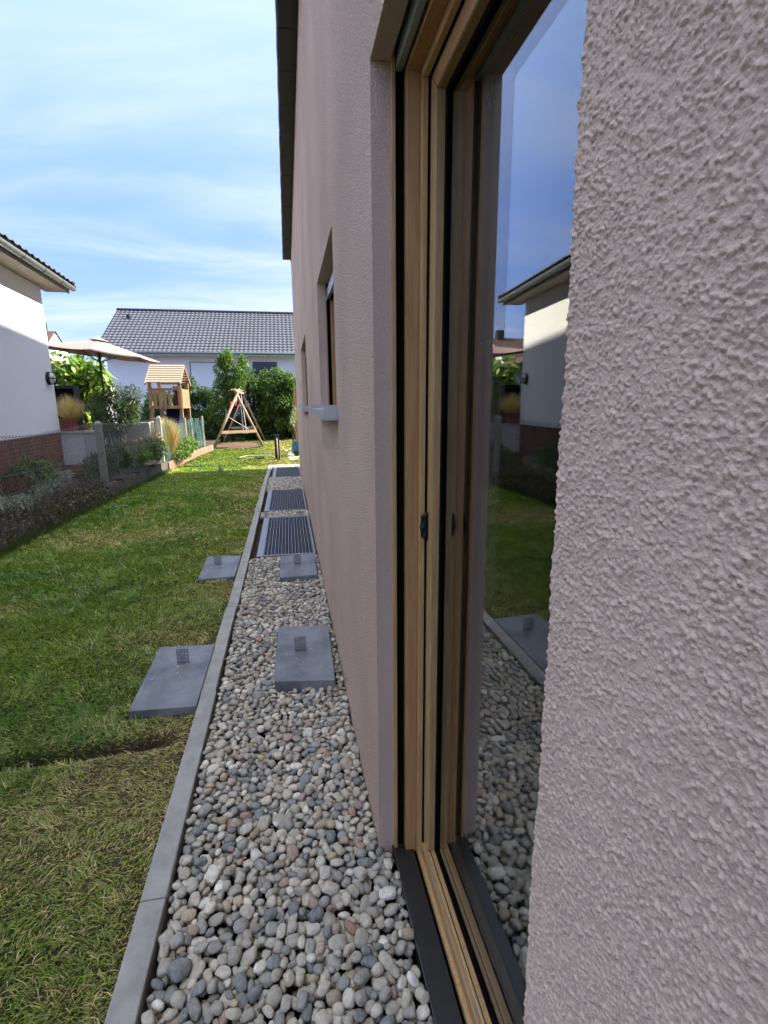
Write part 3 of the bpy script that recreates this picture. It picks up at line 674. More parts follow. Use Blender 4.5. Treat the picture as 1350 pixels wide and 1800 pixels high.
# ------------------------------------------------------------------ pebbles
def _pebbles():
    cell = .005; x0, y0 = XKI+.002, .45; nx = int((XW+.06-x0)/cell); ny = int((12.83-y0)/cell)
    Hm = np.full((nx, ny), -.061)
    gx = x0 + (np.arange(nx)+.5)*cell; gy = y0 + (np.arange(ny)+.5)*cell
    # obstacles
    BIG = .5
    Hm[gx > XW-.002, :] = BIG
    def blk(a, b, c, d): Hm[np.ix_((gx > a) & (gx < b), (gy > c) & (gy < d))] = BIG
    blk(-.122, .19, 2.49, 3.155); blk(-.122, .197, 4.21, 4.83)
    for a, b in ((4.955, 6.795), (7.185, 9.055), (10.645, 12.39)): blk(-1, 1, a, b)
    # door recess: the stones reach the threshold
    Hm[np.ix_(gx > XW-.002, (gy > DOOR[0]) & (gy < DOOR[1]))] = -.061; Hm[np.ix_(gx > XW+.046, (gy > DOOR[0]) & (gy < DOOR[1]))] = BIG
    rng = np.random.default_rng(3)
    segs = [(y0, 4.955), (6.795, 7.185), (9.055, 10.645), (12.39, 12.83)]
    tot = sum(b-a for a, b in segs)
    out = []
    N = 19000
    for k in range(N):
        a = float(np.clip(rng.lognormal(math.log(.0160), .27), .0085, .033))
        if k > N*.8: a = min(a, .021)
        fl = rng.random(); bb = a*(.52+.38*rng.random()); cc = min(bb*.95, a*(.36+.34*rng.random()))
        yaw = rng.uniform(0, np.pi); ca, sa = math.cos(yaw), math.sin(yaw)
        ext = int(a/cell)+1; lo = np.arange(-ext, ext+1)*cell
        LX, LY = np.meshgrid(lo, lo, indexing='ij'); u = (LX*ca+LY*sa)/a; v = (-LX*sa+LY*ca)/bb; r2 = u*u+v*v
        inside = r2 < .92; prof = np.where(inside, cc*np.sqrt(np.clip(1-r2, 0, 1)), 0)
        best = None
        for _ in range(9 if k < N*.75 else 34):
            q = rng.random()*tot
            for s0, s1 in segs:
                if q < s1-s0: py = s0+q; break
                q -= s1-s0
            px = rng.uniform(x0+.010, XW+.040)
            i, j = int((px-x0)/cell), int((py-y0)/cell)
            if i-ext < 0 or j-ext < 0 or i+ext >= nx or j+ext >= ny:
                continue
            sub = Hm[i-ext:i+ext+1, j-ext:j+ext+1]
            z = np.max(np.where(inside, sub+prof, -9))
            # stones settle into each other a little
            if best is None or z < best[0]: best = (z, px, py, i, j)
        if best is None or best[0] > .022: continue
        z, px, py, i, j = best; z -= .10*cc
        sub = Hm[i-ext:i+ext+1, j-ext:j+ext+1]; sub[:] = np.where(inside, np.maximum(sub, z+prof*.92), sub)
        # tilt: follow the local slope
        tx, ty = rng.normal(0, .24), rng.normal(0, .24)
        out.append((px, py, z, a, bb, cc, yaw, tx, ty, i, j))
    # shared shapes
    shapes = []
    for s in range(14):
        bm = bmesh.new(); bmesh.ops.create_icosphere(bm, subdivisions=3, radius=1)
        off = Vector((s*7.1, s*3.3, s*1.7)); p = 2.0 + (s % 5)*.28
        for v in bm.verts:
            d = v.co.normalized()
            k = (abs(d.x)**p + abs(d.y)**p + abs(d.z)**p)**(-1/p)
            k *= 1 + .24*noise.noise(d*1.1+off) + .10*noise.noise(d*2.3+off) + .03*noise.noise(d*5+off)
            if s % 4 == 3:
                for f in range(4):
                    nrm = Vector((noise.noise(off+Vector((f*3.1,0,0))), noise.noise(off+Vector((0,f*2.7,0))), noise.noise(off+Vector((0,0,f*1.9))))).normalized()
                    h = .80
                    if d.dot(nrm)*k > h: k = h/d.dot(nrm)
            v.co = d*k
        me = bpy.data.meshes.new('pebble'); bm.to_mesh(me); bm.free()
        me.polygons.foreach_set('use_smooth', [True]*len(me.polygons)); me.materials.append(M['pebble_one'])
        shapes.append(me)
    lowV = []; lowF = None
    for s in range(14):
        me = shapes[s]; n = len(me.vertices); co = np.empty(n*3, dtype=np.float32); me.vertices.foreach_get('co', co); lowV.append(co.reshape(-1, 3))
    # icosphere level 2 = first 162 verts share positions with a level-2 sphere: rebuild its faces
    bm = bmesh.new(); bmesh.ops.create_icosphere(bm, subdivisions=3, radius=1); F3 = np.array([[v.index for v in f.verts] for f in bm.faces]); P3 = np.array([v.co for v in bm.verts]); bm.free()
    bm = bmesh.new(); bmesh.ops.create_icosphere(bm, subdivisions=2, radius=1); F2 = np.array([[v.index for v in f.verts] for f in bm.faces]); P2 = np.array([v.co for v in bm.verts]); bm.free()
    bm = bmesh.new(); bmesh.ops.create_icosphere(bm, subdivisions=1, radius=1); F1 = np.array([[v.index for v in f.verts] for f in bm.faces]); P1 = np.array([v.co for v in bm.verts]); bm.free()
    if len(P1) < 40:
        bm = bmesh.new(); bmesh.ops.create_icosphere(bm, subdivisions=2, radius=1); F1 = np.array([[v.index for v in f.verts] for f in bm.faces]); P1 = np.array([v.co for v in bm.verts]); bm.free()
    map1 = np.array([np.argmin(((P3-p)**2).sum(1)) for p in P1])
    map2 = np.array([np.argmin(((P3-p)**2).sum(1)) for p in P2])
    pal = [((.335,.315,.275), .28), ((.40,.37,.315), .20), ((.24,.235,.22), .15), ((.175,.185,.185), .10), ((.48,.455,.40), .10), ((.35,.29,.215), .06), ((.28,.215,.185), .04), ((.28,.17,.125), .006), ((.56,.54,.50), .035)]
    pw = np.array([p[1] for p in pal]); pw /= pw.sum()
    Hs = Hm
    cam = np.array([0, 0, CAM_H])
    score = []
    for q in out:
        px, py, z, a, b, c = q[:6]; i, j = q[9], q[10]
        top = Hs[i, j]; vis = max(0, 1 - (top-(z+c*.92))/.012)
        d = math.dist((px, py, z), cam)
        # in the frame?
        okf = py > .93
        score.append(a/d*(1 if vis > .55 else .02)*(1 if okf else .1))
    order = np.argsort(-np.array(score))
    Vs, Fs, Cs = [], [], []; off = 0
    for rank, idx in enumerate(order):
        px, py, z, a, b, c, yaw, tx, ty, i, j = out[idx]
        col = np.array([1.05,1.0,.90])*np.array(pal[rng.choice(len(pal), p=pw)][0])*rng.uniform(1.1, 1.65)
        s = int(rng.integers(14))
        Rm = Matrix.Rotation(yaw, 3, 'Z') @ Matrix.Rotation(tx, 3, 'X') @ Matrix.Rotation(ty, 3, 'Y')
        if rank < 300:
            o = link('pebble', shapes[s], GRAVEL); o.matrix_world = Matrix.Translation((px, py, z)) @ Rm.to_4x4() @ Matrix.Diagonal((a, b, c, 1)); o.color = (*col, 1)
        else:
            if Hs[i, j] - (z+c*.92) > .022: continue            # buried under others
            if rank < 1300: P = lowV[s][map2]; F = F2
            else: P = lowV[s][map1]; F = F1
            V = (P*np.array([a, b, c]))@np.array(Rm).T + np.array([px, py, z])
            Vs.append(V); Fs.append(F+off); Cs.append(np.repeat(col[None], len(V), 0)); off += len(V)
    me = npmesh('pebbles', np.concatenate(Vs), np.concatenate(Fs), M['pebble'], True, np.concatenate(Cs))
    tag(link('pebbles', me, GRAVEL), 'mass of smaller grey river pebbles', kind='stuff')
_pebbles()

# ------------------------------------------------------------------ foliage helpers
def leaf_mesh(name, P, D, size, aspect, cols, rng, m=None, droop=.3, jitter=.35):
    """P points, D outward directions; each leaf is a folded blade of four triangles"""
    n = len(P)
    d = D + rng.normal(0, .75, (n, 3)); d[:, 2] -= droop*.3; d /= np.linalg.norm(d, axis=1)[:,None]
    up = np.stack([rng.normal(0, .5, n), rng.normal(0, .5, n), np.ones(n)], 1)
    r = np.cross(d, up); r /= np.linalg.norm(r, axis=1)[:,None]+1e-9; nn = np.cross(r, d)
    L = size*(1-jitter+2*jitter*rng.random(n))[:,None]; w = L*aspect
    a = P; t = P + d*L - np.array([0,0,1])*L*droop; mid = P + d*L*.5
    l = mid - r*w*.5 + nn*w*.14; q = mid + r*w*.5 + nn*w*.14
    V = np.stack([a, l, t, q, mid], 1).reshape(-1, 3); i = np.arange(n)*5
    F = np.concatenate([np.stack([i, i+4, i+1], 1), np.stack([i+1, i+4, i+2], 1), np.stack([i, i+3, i+4], 1), np.stack([i+4, i+3, i+2], 1)])
    cols = np.array(cols); k = rng.integers(0, len(cols), n); c = cols[k]*(.65+.7*rng.random(n))[:,None]
    return npmesh(name, V, F, m or M['leaf'], False, np.repeat(c, 5, 0))
def lobes_points(lobes, n, rng, shell=.55):
    vol = np.array([l[3]*l[4]*l[5] for l in lobes])**.75; k = rng.choice(len(lobes), n, p=vol/vol.sum())
    d = rng.normal(0, 1, (n, 3)); d /= np.linalg.norm(d, axis=1)[:,None]
    rr = shell + (1-shell)*rng.random(n)**.6 + rng.normal(0, .07, n)
    L = np.array(lobes)[k]
    return L[:, :3] + d*L[:, 3:]*rr[:,None], d
def plant(name, label, cat, lobes, n, size, aspect, cols, base, seed, trunk=.03, stems=5, group=None, shell=.5, droop=.3):
    """lobes in world coordinates (cx, cy, cz, rx, ry, rz); base = where it grows"""
    rng = np.random.default_rng(seed); t = thing(name, label, cat, base, 0, group)
    B = np.array(base); Lb = [(a-B[0], b-B[1], c-B[2], d, e, f) for a, b, c, d, e, f in lobes]
    # break each lobe up into clumps
    fine = []
    for a, b, c, d, e, f in Lb:
        for _ in range(7):
            u = rng.normal(0, 1, 3); u /= np.linalg.norm(u); k = rng.uniform(.35, .6)
            fine.append((a+u[0]*d*.68, b+u[1]*e*.68, c+u[2]*f*.68, d*k, e*k, f*k))
    P, D = lobes_points(fine, n, rng, shell); ok = P[:, 2] > .02; P, D = P[ok], D[ok]
    link('crown', leaf_mesh('crown', P, D, size, aspect, cols, rng, droop=droop), t)
    b = MB()
    top = max(l[2] for l in Lb)
    for i in range(stems):
        l = Lb[i % len(Lb)]; q = rng.normal(0, .25, 3)
        e = (l[0]+q[0]*l[3], l[1]+q[1]*l[4], l[2]+abs(q[2])*l[5]); s = (rng.normal(0, .04), rng.normal(0, .04), -.05)
        mid = (s[0]*.6+e[0]*.4+rng.normal(0, .06), s[1]*.6+e[1]*.4, e[2]*.5)
        b.tube([s, mid, e], [trunk, trunk*.7, trunk*.25], 6)
    b.build('trunk', M['bark'], t, smooth=True)
    return t
def tuft(name, label, cat, base, n, length, spread, width, cols, seed, group=None, curve=.6, m=None, upright=.8):
    """fountain of long thin blades"""
    rng = np.random.default_rng(seed); th = rng.uniform(0, 2*np.pi, n); inc = np.abs(rng.normal(0, spread, n)); L = length*(.6+.5*rng.random(n))
    dx, dy = np.cos(th), np.sin(th); r0 = .05*length*rng.random(n)
    rows = []
    K = 5
    for k in range(K+1):
        s = k/K; out = r0 + L*(np.sin(inc)*s + curve*s*s*np.sin(inc)); z = L*(np.cos(inc)*s*upright + .1*s - curve*.55*s**2.5*np.sin(inc))
        w = width*(1-s)**.6*.5 + 1e-4
        rows.append((dx*out-(-dy)*0, dy*out, z, w))
    V = []
    for x, y, z, w in rows: V += [np.stack([x+dy*w, y-dx*w, z], 1), np.stack([x-dy*w, y+dx*w, z], 1)]
    V = np.stack(V, 1).reshape(-1, 3); i = np.arange(n)*(2*K+2)
    F = np.concatenate([np.stack([i+2*k, i+2*k+1, i+2*k+3, i+2*k+2], 1) for k in range(K)])
    c = np.array(cols)[rng.integers(0, len(cols), n)]*(.7+.6*rng.random(n))[:,None]
    o = link(name, npmesh(name, V, F, m or M['straw'], False, np.repeat(c, 2*K+2, 0))); o.location = base
    return tag(o, label, cat, group) if label else o

# ------------------------------------------------------------------ neighbour's house on the left
KX, KY = -4.2, 10.57
def _left_house():
    t = thing('white_house', 'white rendered house with brick plinth on the left', 'house', (KX, KY, 0), math.radians(4))
    y0, y1 = -12.5, 0
    b = MB(); b.box(-9, 0, y0, y1, 1.01, 3.9); b.build('wall', M['white_render'], t)
    b = MB(); b.box(-8.99, -.022, y0, y1-.022, .1, 1.008); b.build('plinth', M['mortar'], t)
    b = MB(); rh = .0592; rng = random.Random(4)
    for r in range(13):
        z = .24 + r*rh; off = (r % 2)*.115; y = y1 - off
        if off: b.box(-.06, -.004, y1-.108, y1-.004, z+.005, z+rh-.004); b.box(-.108, -.061, -.06, -.004, z+.005, z+rh-.004)
        while y > -9:
            e = max(y-.222, -9.2); q = rng.uniform(-.0015, .0015)
            b.box(-.06, -.004+q, e, (y if off and y == y1-off else y)-.009, z+.005, z+rh-.004); y -= .231
        x = 0 - off
        while x > -1.2: b.box(x-.215, x-.01, -.06, -.004, z+.005, z+rh-.004); x -= .231
    tag(b.build('bricks', M['brick'], t), 'brown clinker bricks in running courses', kind='stuff')
    b = MB(); b.box(-9, .006, y0, y1+.006, 1.009, 1.022); b.build('drip_strip', M['zinc'], t)
    # eaves
    b = MB(); b.prism([(-.05,3.56), (.32,3.56), (.32,3.60), (-.05,3.62)], y0, .40); b.build('soffit', M['soffit'], t)
    b = MB(); b.prism([(.321,3.545), (.345,3.545), (.345,3.66), (.321,3.66)], y0, .41); b.build('fascia', M['soffit'], t)
    b = MB(); n = 10; vs = []
    prof = [(.40+.062*math.cos(math.pi+math.pi*i/n), 3.655+.062*math.sin(math.pi+math.pi*i/n)) for i in range(n+1)] + [(.40+.056*math.cos(2*math.pi-math.pi*i/n), 3.657+.056*math.sin(2*math.pi-math.pi*i/n)) for i in range(n+1)]
    b.prism(prof, y0, .44); 
    g = b.build('gutter', M['zinc'], t)
    for y in (-.25, -1.05, -1.85, -2.65, -3.45): q = MB(); q.tube([(.40+.0655*math.cos(math.pi+math.pi*i/8), y, 3.655+.0655*math.sin(math.pi+math.pi*i/8)) for i in range(9)], .006, 5); q.build('gutter_hook', M['zinc'], g)
    q = MB(); q.lathe([(0,.0), (.063,0), (.063,.004), (0,.004)], n=16); e = q.build('end_cap', M['zinc'], g); e.location = (.40,.442,3.655); e.rotation_euler = (math.pi/2,0,0)
    sl = math.radians(27)
    def sp(u, h=0): return (.44 - u*math.cos(sl) + h*math.sin(sl), 3.70 + u*math.sin(sl) + h*math.cos(sl))
    b = MB(); p = [sp(0), sp(5.5), sp(5.5, -.08), sp(.1, -.08)]; b.prism(p, y0, .42); b.build('roof', M['brown_tile'], t)
    b = MB(); b.prism([sp(.0, -.09), sp(5.5, -.09), sp(5.5, .05), sp(.0, .05)], .421, .445); b.build('barge_board', M['soffit'], t)
    # tiles
    tw = .225; nt_ = int((.42-(-8))/tw)
    bm_v = []; 
    def tile_mesh():
        b = MB(); k = 6; L = .40; vs = []
        for u, h in ((0, .02), (L, 0.0)):
            for i in range(k+1):
                s = i/k; hh = .020*math.sin(math.pi*min(1, s*1.6))*(1 if s < .62 else 0) + .004 + h
                x, z = sp(u, hh); vs.append((x, s*tw, z))
        for i in range(k+1):
            s = i/k; hh = .020*math.sin(math.pi*min(1, s*1.6))*(1 if s < .62 else 0) - .008 + .02; x, z = sp(0, hh); vs.append((x, s*tw, z))
        fs = [(i, i+1, k+1+i+1, k+1+i) for i in range(k)] + [(i+1, i, 2*k+2+i, 2*k+2+i+1) for i in range(k)]
        return b.add(vs, fs).mesh('roof_tile', M['tile'])
    me = tile_mesh()
    for r in range(2):
        for i in range(nt_):
            o = link('roof_tile', me, t); x, z = sp(r*.36); x0, z0 = sp(0); o.location = (x-x0, .42-tw*(i+1), z-z0)
    return t
_left_house()

def _wall_lamp():
    c = at(93, 665, 10.32); t = thing('wall_lamp', 'black caged bulkhead lamp on the white house corner', 'lamp', (KX+.022, c.y, c.z), math.radians(4))
    b = MB(); b.lathe([(0,0), (.115,0), (.118,.012), (.112,.05), (.10,.055)], n=22); o = b.build('base', M['black'], t, smooth=True); o.rotation_euler = (0, math.pi/2, 0)
    b = MB(); b.lathe([(.10,.05), (.096,.075), (.075,.105), (.04,.12), (0,.124)], n=22); o = b.build('glass_dome', M['lampglass'], t, smooth=True); o.rotation_euler = (0, math.pi/2, 0)
    b = MB()
    for a in (0, math.pi/2):
        b.tube([(.055+.075*math.sin(q), math.cos(q)*.105*math.cos(a), math.cos(q)*.105*math.sin(a)) for q in [i*math.pi/10 for i in range(11)]], .007, 6)
    b.tube([(.10, .075*math.cos(i*math.pi/8), .075*math.sin(i*math.pi/8)) for i in range(17)], .006, 6); b.build('cage', M['black'], t)
_wall_lamp()

# ------------------------------------------------------------------ low boundary wall and wire fence
def _boundary():
    w = thing('boundary_wall', 'low weathered concrete garden wall under the wire fence', 'wall')
    ys = [-1.2, 1.9, 5.4, 7.2, 8.9, 10.7, 12.4]
    for i in range(len(ys)-1):
        a, c = ys[i]+.004, ys[i+1]-.004; b = MB(); n = 10; r = random.Random(i)
        for k in range(n):
            p, q = a+(c-a)*k/n, a+(c-a)*(k+1)/n; h = .238+r.uniform(-.018, .018)
            b.add([(fence_x(p)-.10, p, -.12), (fence_x(p)+.05, p, -.12), (fence_x(p)+.03+r.uniform(-.006,.006), p, h), (fence_x(p)-.09, p, h), (fence_x(q)-.10, q, -.12), (fence_x(q)+.05, q, -.12), (fence_x(q)+.03, q, h), (fence_x(q)-.09, q, h)], [(0,4,5,1), (1,5,6,2), (2,6,7,3), (3,7,4,0), (0,1,2,3), (7,6,5,4)])
        b.build('wall_section', M['old_concrete'], w, fix=True)
    e = thing('timber_edging', 'reddish brown sunlit edging board along the far lawn', 'edging')
    ys = [12.4, 14.2, 16.0, 17.6]
    for i in range(3):
        b = MB(); b.bar((fence_x(ys[i])+.04, ys[i]+.003, .05), (fence_x(ys[i+1])+.04+(.12 if i == 2 else 0), ys[i+1]-.003, .05), .06, .30); b.build('board', M['red_edge'], e, bevel=.008)
_boundary()

def _fence():
    f = thing('wire_fence', 'chain-link wire fence on posts along the low wall', 'fence')
    posts = [(1.9, .095), (5.4, .095), (8.88, .095), (12.35, .085)]
    for i, (y, w) in enumerate(posts):
        b = MB(); x = fence_x(y)-.05; b.box(x-w/2, x+w/2, y-w/2, y+w/2, .1, 1.22); b.add([(x-w/2, y-w/2, 1.22), (x+w/2, y-w/2, 1.22), (x+w/2, y+w/2, 1.22), (x-w/2, y+w/2, 1.22), (x-.02, y-.02, 1.26), (x+.02, y-.02, 1.26), (x+.02, y+.02, 1.26), (x-.02, y+.02, 1.26)], [(0,1,5,4), (1,2,6,5), (2,3,7,6), (3,0,4,7), (4,5,6,7)])
        o = b.build('post', M['post_concrete'], f, bevel=.006)
    b = MB(); x = fence_x(12.35); b.tube([(x-.13, 12.42, .1), (x-.13, 12.42, 1.2)], .04, 10); b.build('post', M['swing_wood'], f, smooth=False)
    for y in (14.8, 17.2): b = MB(); x = fence_x(y)-.03; b.tube([(x, y, 0), (x, y, 1.15)], .03, 8); b.build('post', M['swing_wood'], f)
    # woven zigzag wires
    V = []; F = []
    def wire(p, q, r=.0022):
        d = q-p; d /= np.linalg.norm(d); s = np.array([1.,0,0]); u = np.cross(d, s); u /= np.linalg.norm(u); s = np.cross(u, d)
        o = len(V)
        for e in (p, q):
            for k in range(3):
                t = 2*math.pi*k/3; V.append(e + r*(math.cos(t)*s+math.sin(t)*u))
        for k in range(3): F.append((o+k, o+(k+1)%3, o+3+(k+1)%3, o+3+k))
    def top(y): return 1.215 + .018*math.sin(y*1.7) - .03*abs(math.sin((y-1.9)/3.48*math.pi))
    P = .066
    y = .6
    while y < 12.3:
        z = .25; k = 0; zt = top(y)
        while z < zt:
            a = y+(P/2 if k % 2 else 0); c = y+(0 if k % 2 else P/2)
            sag = .006*math.sin(y*2.3+z*3)
            wire(np.array([fence_x(a)+sag, a, z]), np.array([fence_x(c)+sag, c, min(z+P/2, zt+.01)])); 
            a2 = y+(-P/2 if k % 2 else 0); c2 = y+(0 if k % 2 else -P/2)
            wire(np.array([fence_x(a2)+sag+.003, a2, z]), np.array([fence_x(c2)+sag+.003, c2, min(z+P/2, zt+.01)]))
            z += P/2; k += 1
        y += P
    me = npmesh('wire_mesh', np.array(V), np.array(F), M['wire'], False); o = link('wire_mesh', me, f); tag(o, kind='stuff')
    for z in (.30, .78, 1.19):
        b = MB(); b.tube([(fence_x(y)+.004, y, z+(top(y)-1.20)) for y in np.linspace(.6, 12.3, 40)], .0022, 5); b.build('tension_wire', M['wire'], f)
    # green plastic net further along
    V.clear(); F.clear()
    rng = np.random.default_rng(2)
    ysn = np.arange(12.45, 17.3, .05)
    def nx(y, z):
        fold = .09*math.sin(y*9)*max(0, min(1, (y-15.2)/.8))
        return fence_x(y)-.02+fold+.02*math.sin(z*6+y*3)
    for y in ysn:
        zt = 1.08+.05*math.sin(y*2.1); zs = np.linspace(.15, zt, 9)
        for a, c in zip(zs[:-1], zs[1:]): wire(np.array([nx(y, a), y, a]), np.array([nx(y+.02, c), y+.02, c]), .0028)
    for z in np.arange(.18, 1.1, .06):
        for a, c in zip(ysn[:-1], ysn[1:]): wire(np.array([nx(a, z), a, z]), np.array([nx(c, z), c, z]), .0022)
    o = link('green_net', npmesh('green_net', np.array(V), np.array(F), M['green_net'], False), f); tag(o, 'sagging blue-green wire net at the far end', kind='stuff')
_fence()

# ------------------------------------------------------------------ terrace walls, planter, umbrella, bushes in the neighbour's garden
def garden_wall(name, label, pts, z0, z1, th, m, capm, cat='wall'):
    t = thing(name, label, cat, (pts[0][0], pts[0][1], 0))
    for i in range(len(pts)-1):
        a, c = Vector((pts[i][0]-pts[0][0], pts[i][1]-pts[0][1], 0)), Vector((pts[i+1][0]-pts[0][0], pts[i+1][1]-pts[0][1], 0))
        b = MB(); b.bar(a+Vector((0,0,(z0+z1)/2)), c+Vector((0,0,(z0+z1)/2)), th, z1-z0); b.build('wall_body', m, t)
        n = max(1, int((c-a).length/.55)); 
        for k in range(n):
            p, q = a+(c-a)*(k/n), a+(c-a)*((k+1)/n); d = (q-p).normalized()*.003
            b = MB(); b.bar(p+d+Vector((0,0,z1+.026)), q-d+Vector((0,0,z1+.026)), th+.07, .05); b.build('coping_stone', capm, t, bevel=.006)
    return t
garden_wall('terrace_wall', 'pale rendered terrace wall joined to the white house', [(-4.45,10.86), (-3.86,10.86)], .2, .97, .16, M['white_render'], M['cap'])
def _pillar():
    t = thing('wall_pillar', 'bluish grey square pillar ending the terrace wall', 'pillar', (-3.74,10.8,0))
    b = MB(); b.box(-.11,.11,-.12,.12,.2,.985); b.build('shaft', M['wallgrey'], t, bevel=.008)
    b = MB(); b.box(-.14,.14,-.15,.15,.986,1.03); b.build('coping_stone', M['cap'], t, bevel=.006)
_pillar()
def _steps():
    t = thing('brick_step', 'low red-brown brick step below the terrace wall', 'step', (-4.0,10.3,.24))
    for r in range(3):
        for i in range(6):
            b = MB(); x = -.15+i*.125+(r % 2)*.05; b.box(x, x+.118, -.25+r*.16, -.25+r*.16+.15, 0, .05+r*.06); b.build('brick', M['brick'], t, bevel=.004)
_steps()
garden_wall('patio_wall', 'long light grey patio wall with cream coping behind the fence', [(-4.15,13.0), (-3.2,13.0), (-3.2,13.9)], .2, 1.05, .18, M['wallgrey'], M['cap'])

def _planter():
    t = thing('terracotta_planter', 'wide terracotta pot standing on the terrace wall', 'pot', (-4.17,10.9,1.022))
    b = MB(); b.lathe([(0,0), (.145,0), (.175,.19), (.195,.19), (.197,.235), (.17,.235), (.165,.20), (0,.195)], n=24); b.build('pot', M['terracotta'], t, smooth=False)
    tuft('feather_grass', 'straw-coloured feather grass in the terracotta pot', 'grass plant', (-4.13,10.9,1.20), 1300, .58, .48, .006, [(.66,.50,.27), (.56,.41,.20), (.74,.60,.36)], 7, curve=.5)
    p = thing('small_pot', 'small orange pot beside the feather grass', 'pot', (-3.86,10.9,1.022))
    b = MB(); b.lathe([(0,0), (.05,0), (.065,.11), (.075,.11), (.075,.14), (.062,.14), (.06,.125), (0,.12)], n=18); b.build('pot_body', M['terracotta'], p)
_planter()
def _panel():
    c = at(117, 690, 11.6); t = thing('black_grill', 'black boxy cabinet standing behind the feather grass', 'cabinet', (c.x, c.y, .24))
    b = MB(); b.box(-.19,.19,-.15,.15,.06,1.66); b.build('body', M['black'], t, bevel=.01)
    for x in (-.15,.15):
        for y in (-.11,.11): b = MB(); b.box(x-.02,x+.02,y-.02,y+.02,0,.06); b.build('foot', M['black'], t)
    b = MB(); b.box(-.175,.175,-.156,-.15,.9,1.6); b.build('door_panel', M['matte_black'], t)
_panel()

def _umbrella():
    t = thing('garden_umbrella', 'large beige parasol open over the neighbouring terrace', 'umbrella', (-3.98,12.5,.24))
    b = MB(); b.tube([(0,0,.05), (0,0,2.62)], .021, 10); b.build('pole', M['pole'], t, smooth=True)
    b = MB(); b.lathe([(0,.09), (.05,.09), (.06,.05), (.24,.045), (.25,0), (0,0)], n=20); b.build('base', M['black'], t)
    n = 8; R = 1.27; zt, zr = 2.66, 2.36
    tilt = Matrix.Rotation(math.radians(7), 4, 'Y')
    def pt(i, s, sag=0):
        a = 2*math.pi*(i+.25)/n; v = Vector((R*s*math.cos(a), R*s*math.sin(a), zr + (zt-zr)*(1-s) - sag)); 
        return Vector((0,0,2.5)) + (tilt @ (v-Vector((0,0,2.5))))
    b = MB(); K = 6
    for i in range(n):
        vs = []; m = 6
        for k in range(K+1):
            s = .06+.94*k/K
            for j in range(m+1):
                u = j/m; p = pt(i, s)*(1-u)+pt(i+1, s)*u; sag = .035*math.sin(math.pi*u)*s; p.z -= sag*.7 - .03*math.sin(math.pi*s)*0; vs.append(p)
        fs = [(k*(m+1)+j, k*(m+1)+j+1, (k+1)*(m+1)+j+1, (k+1)*(m+1)+j) for k in range(K) for j in range(m)]
        q = MB().add(vs, fs); q.build('canopy_panel', M['canvas'], t, smooth=True)
        r = MB(); r.tube([pt(i,.06,.02), pt(i,1,.02)], .008, 6); r.build('rib', M['pole'], t)
        r = MB(); r.tube([Vector((0,0,2.18)), pt(i,.5,.03)], .007, 6); r.build('strut', M['pole'], t)
    b = MB()
    for i in range(n): b.add([pt(i,.16,-.035), pt(i+1,.16,-.035), pt(i+1,.01,-.06), pt(i,.01,-.06)], [(0,1,2,3)])
    b.build('vent_cap', M['canvas'], t)
_umbrella()

G1 = [(.06,.13,.02), (.10,.18,.03), (.045,.095,.018)]; GL = [(.16,.26,.035), (.11,.20,.03), (.22,.31,.06)]; GD = [(.03,.06,.015), (.045,.085,.02), (.07,.11,.03)]; GO = [(.075,.11,.05), (.05,.08,.03), (.10,.14,.06)]
def L(px, py, Y, rx, ry, rz): p = at(px, py, Y); return (p.x, p.y, p.z, rx, ry, rz)
plant('fig_bush', 'bright green large-leaved bush under the parasol', 'bush', [L(135,655,14,.55,.5,.45), L(165,660,14,.4,.4,.45), L(120,690,14,.4,.4,.5), L(150,700,14.2,.5,.5,.6), L(130,735,14.2,.6,.5,.6)], 2600, .20, .55, GL, (-4.9,14,.24), 21, .03, 6)
plant('olive_shrub', 'rounded grey-green shrub right of the parasol pole', 'shrub', [L(190,712,12.0,.32,.32,.36), L(215,700,12.1,.34,.32,.34), L(205,730,12,.40,.3,.3), L(225,725,12.2,.30,.3,.28), L(195,745,12,.36,.3,.25), L(180,735,12,.22,.3,.25)], 9500, .055, .42, GO, (-3.6,12,.24), 22, .025, 6)
plant('slender_shrub', 'thin upright green shrub just behind the fence post', 'shrub', [L(170,720,11.0,.13,.15,.25), L(178,745,11,.14,.15,.25), L(182,775,11,.10,.12,.3)], 1100, .06, .4, GO, (-3.6,11.1,.24), 23, .015, 4)
plant('spiky_plant', 'dark green bushy perennial at the foot of the fence post', 'plant', [L(165,830,9.3,.22,.25,.16), L(185,815,9.6,.22,.2,.18), L(205,805,9.9,.22,.25,.2)], 2400, .11, .2, GD, (-3.35,9.5,.24), 24, .012, 5)
plant('perennial', 'pale yellow-green perennials behind the second fence post', 'plant', [L(235,800,10.6,.25,.3,.16), L(255,790,11.2,.25,.3,.2), L(275,790,11.8,.2,.3,.18)], 2600, .075, .3, GL+GO, (-3.2,11.2,.24), 25, .012, 5)
plant('orange_perennial', 'low perennials with reddish tips along the fence', 'plant', [L(230,780,11.6,.3,.3,.12), L(262,772,12,.3,.3,.12)], 1300, .06, .35, [(.28,.13,.06), (.16,.14,.04), (.10,.15,.04)], (-3.5,11.8,.24), 26, .01, 4)
plant('green_perennial', 'fresh green leafy plants right of the golden grass', 'plant', [L(325,785,13.6,.22,.35,.2), L(318,800,13.2,.2,.3,.15), L(335,775,14.4,.15,.3,.2)], 1900, .08, .35, GL+G1, (-2.85,13.7,.2), 27, .012, 5)
tuft('golden_grass', 'tall golden ornamental grass behind the wire fence', 'grass plant', (-2.90,13.15,.22), 2600, .90, .26, .013, [(.58,.42,.19), (.50,.34,.14), (.64,.49,.27), (.34,.32,.11)], 8, curve=.25, upright=.95)
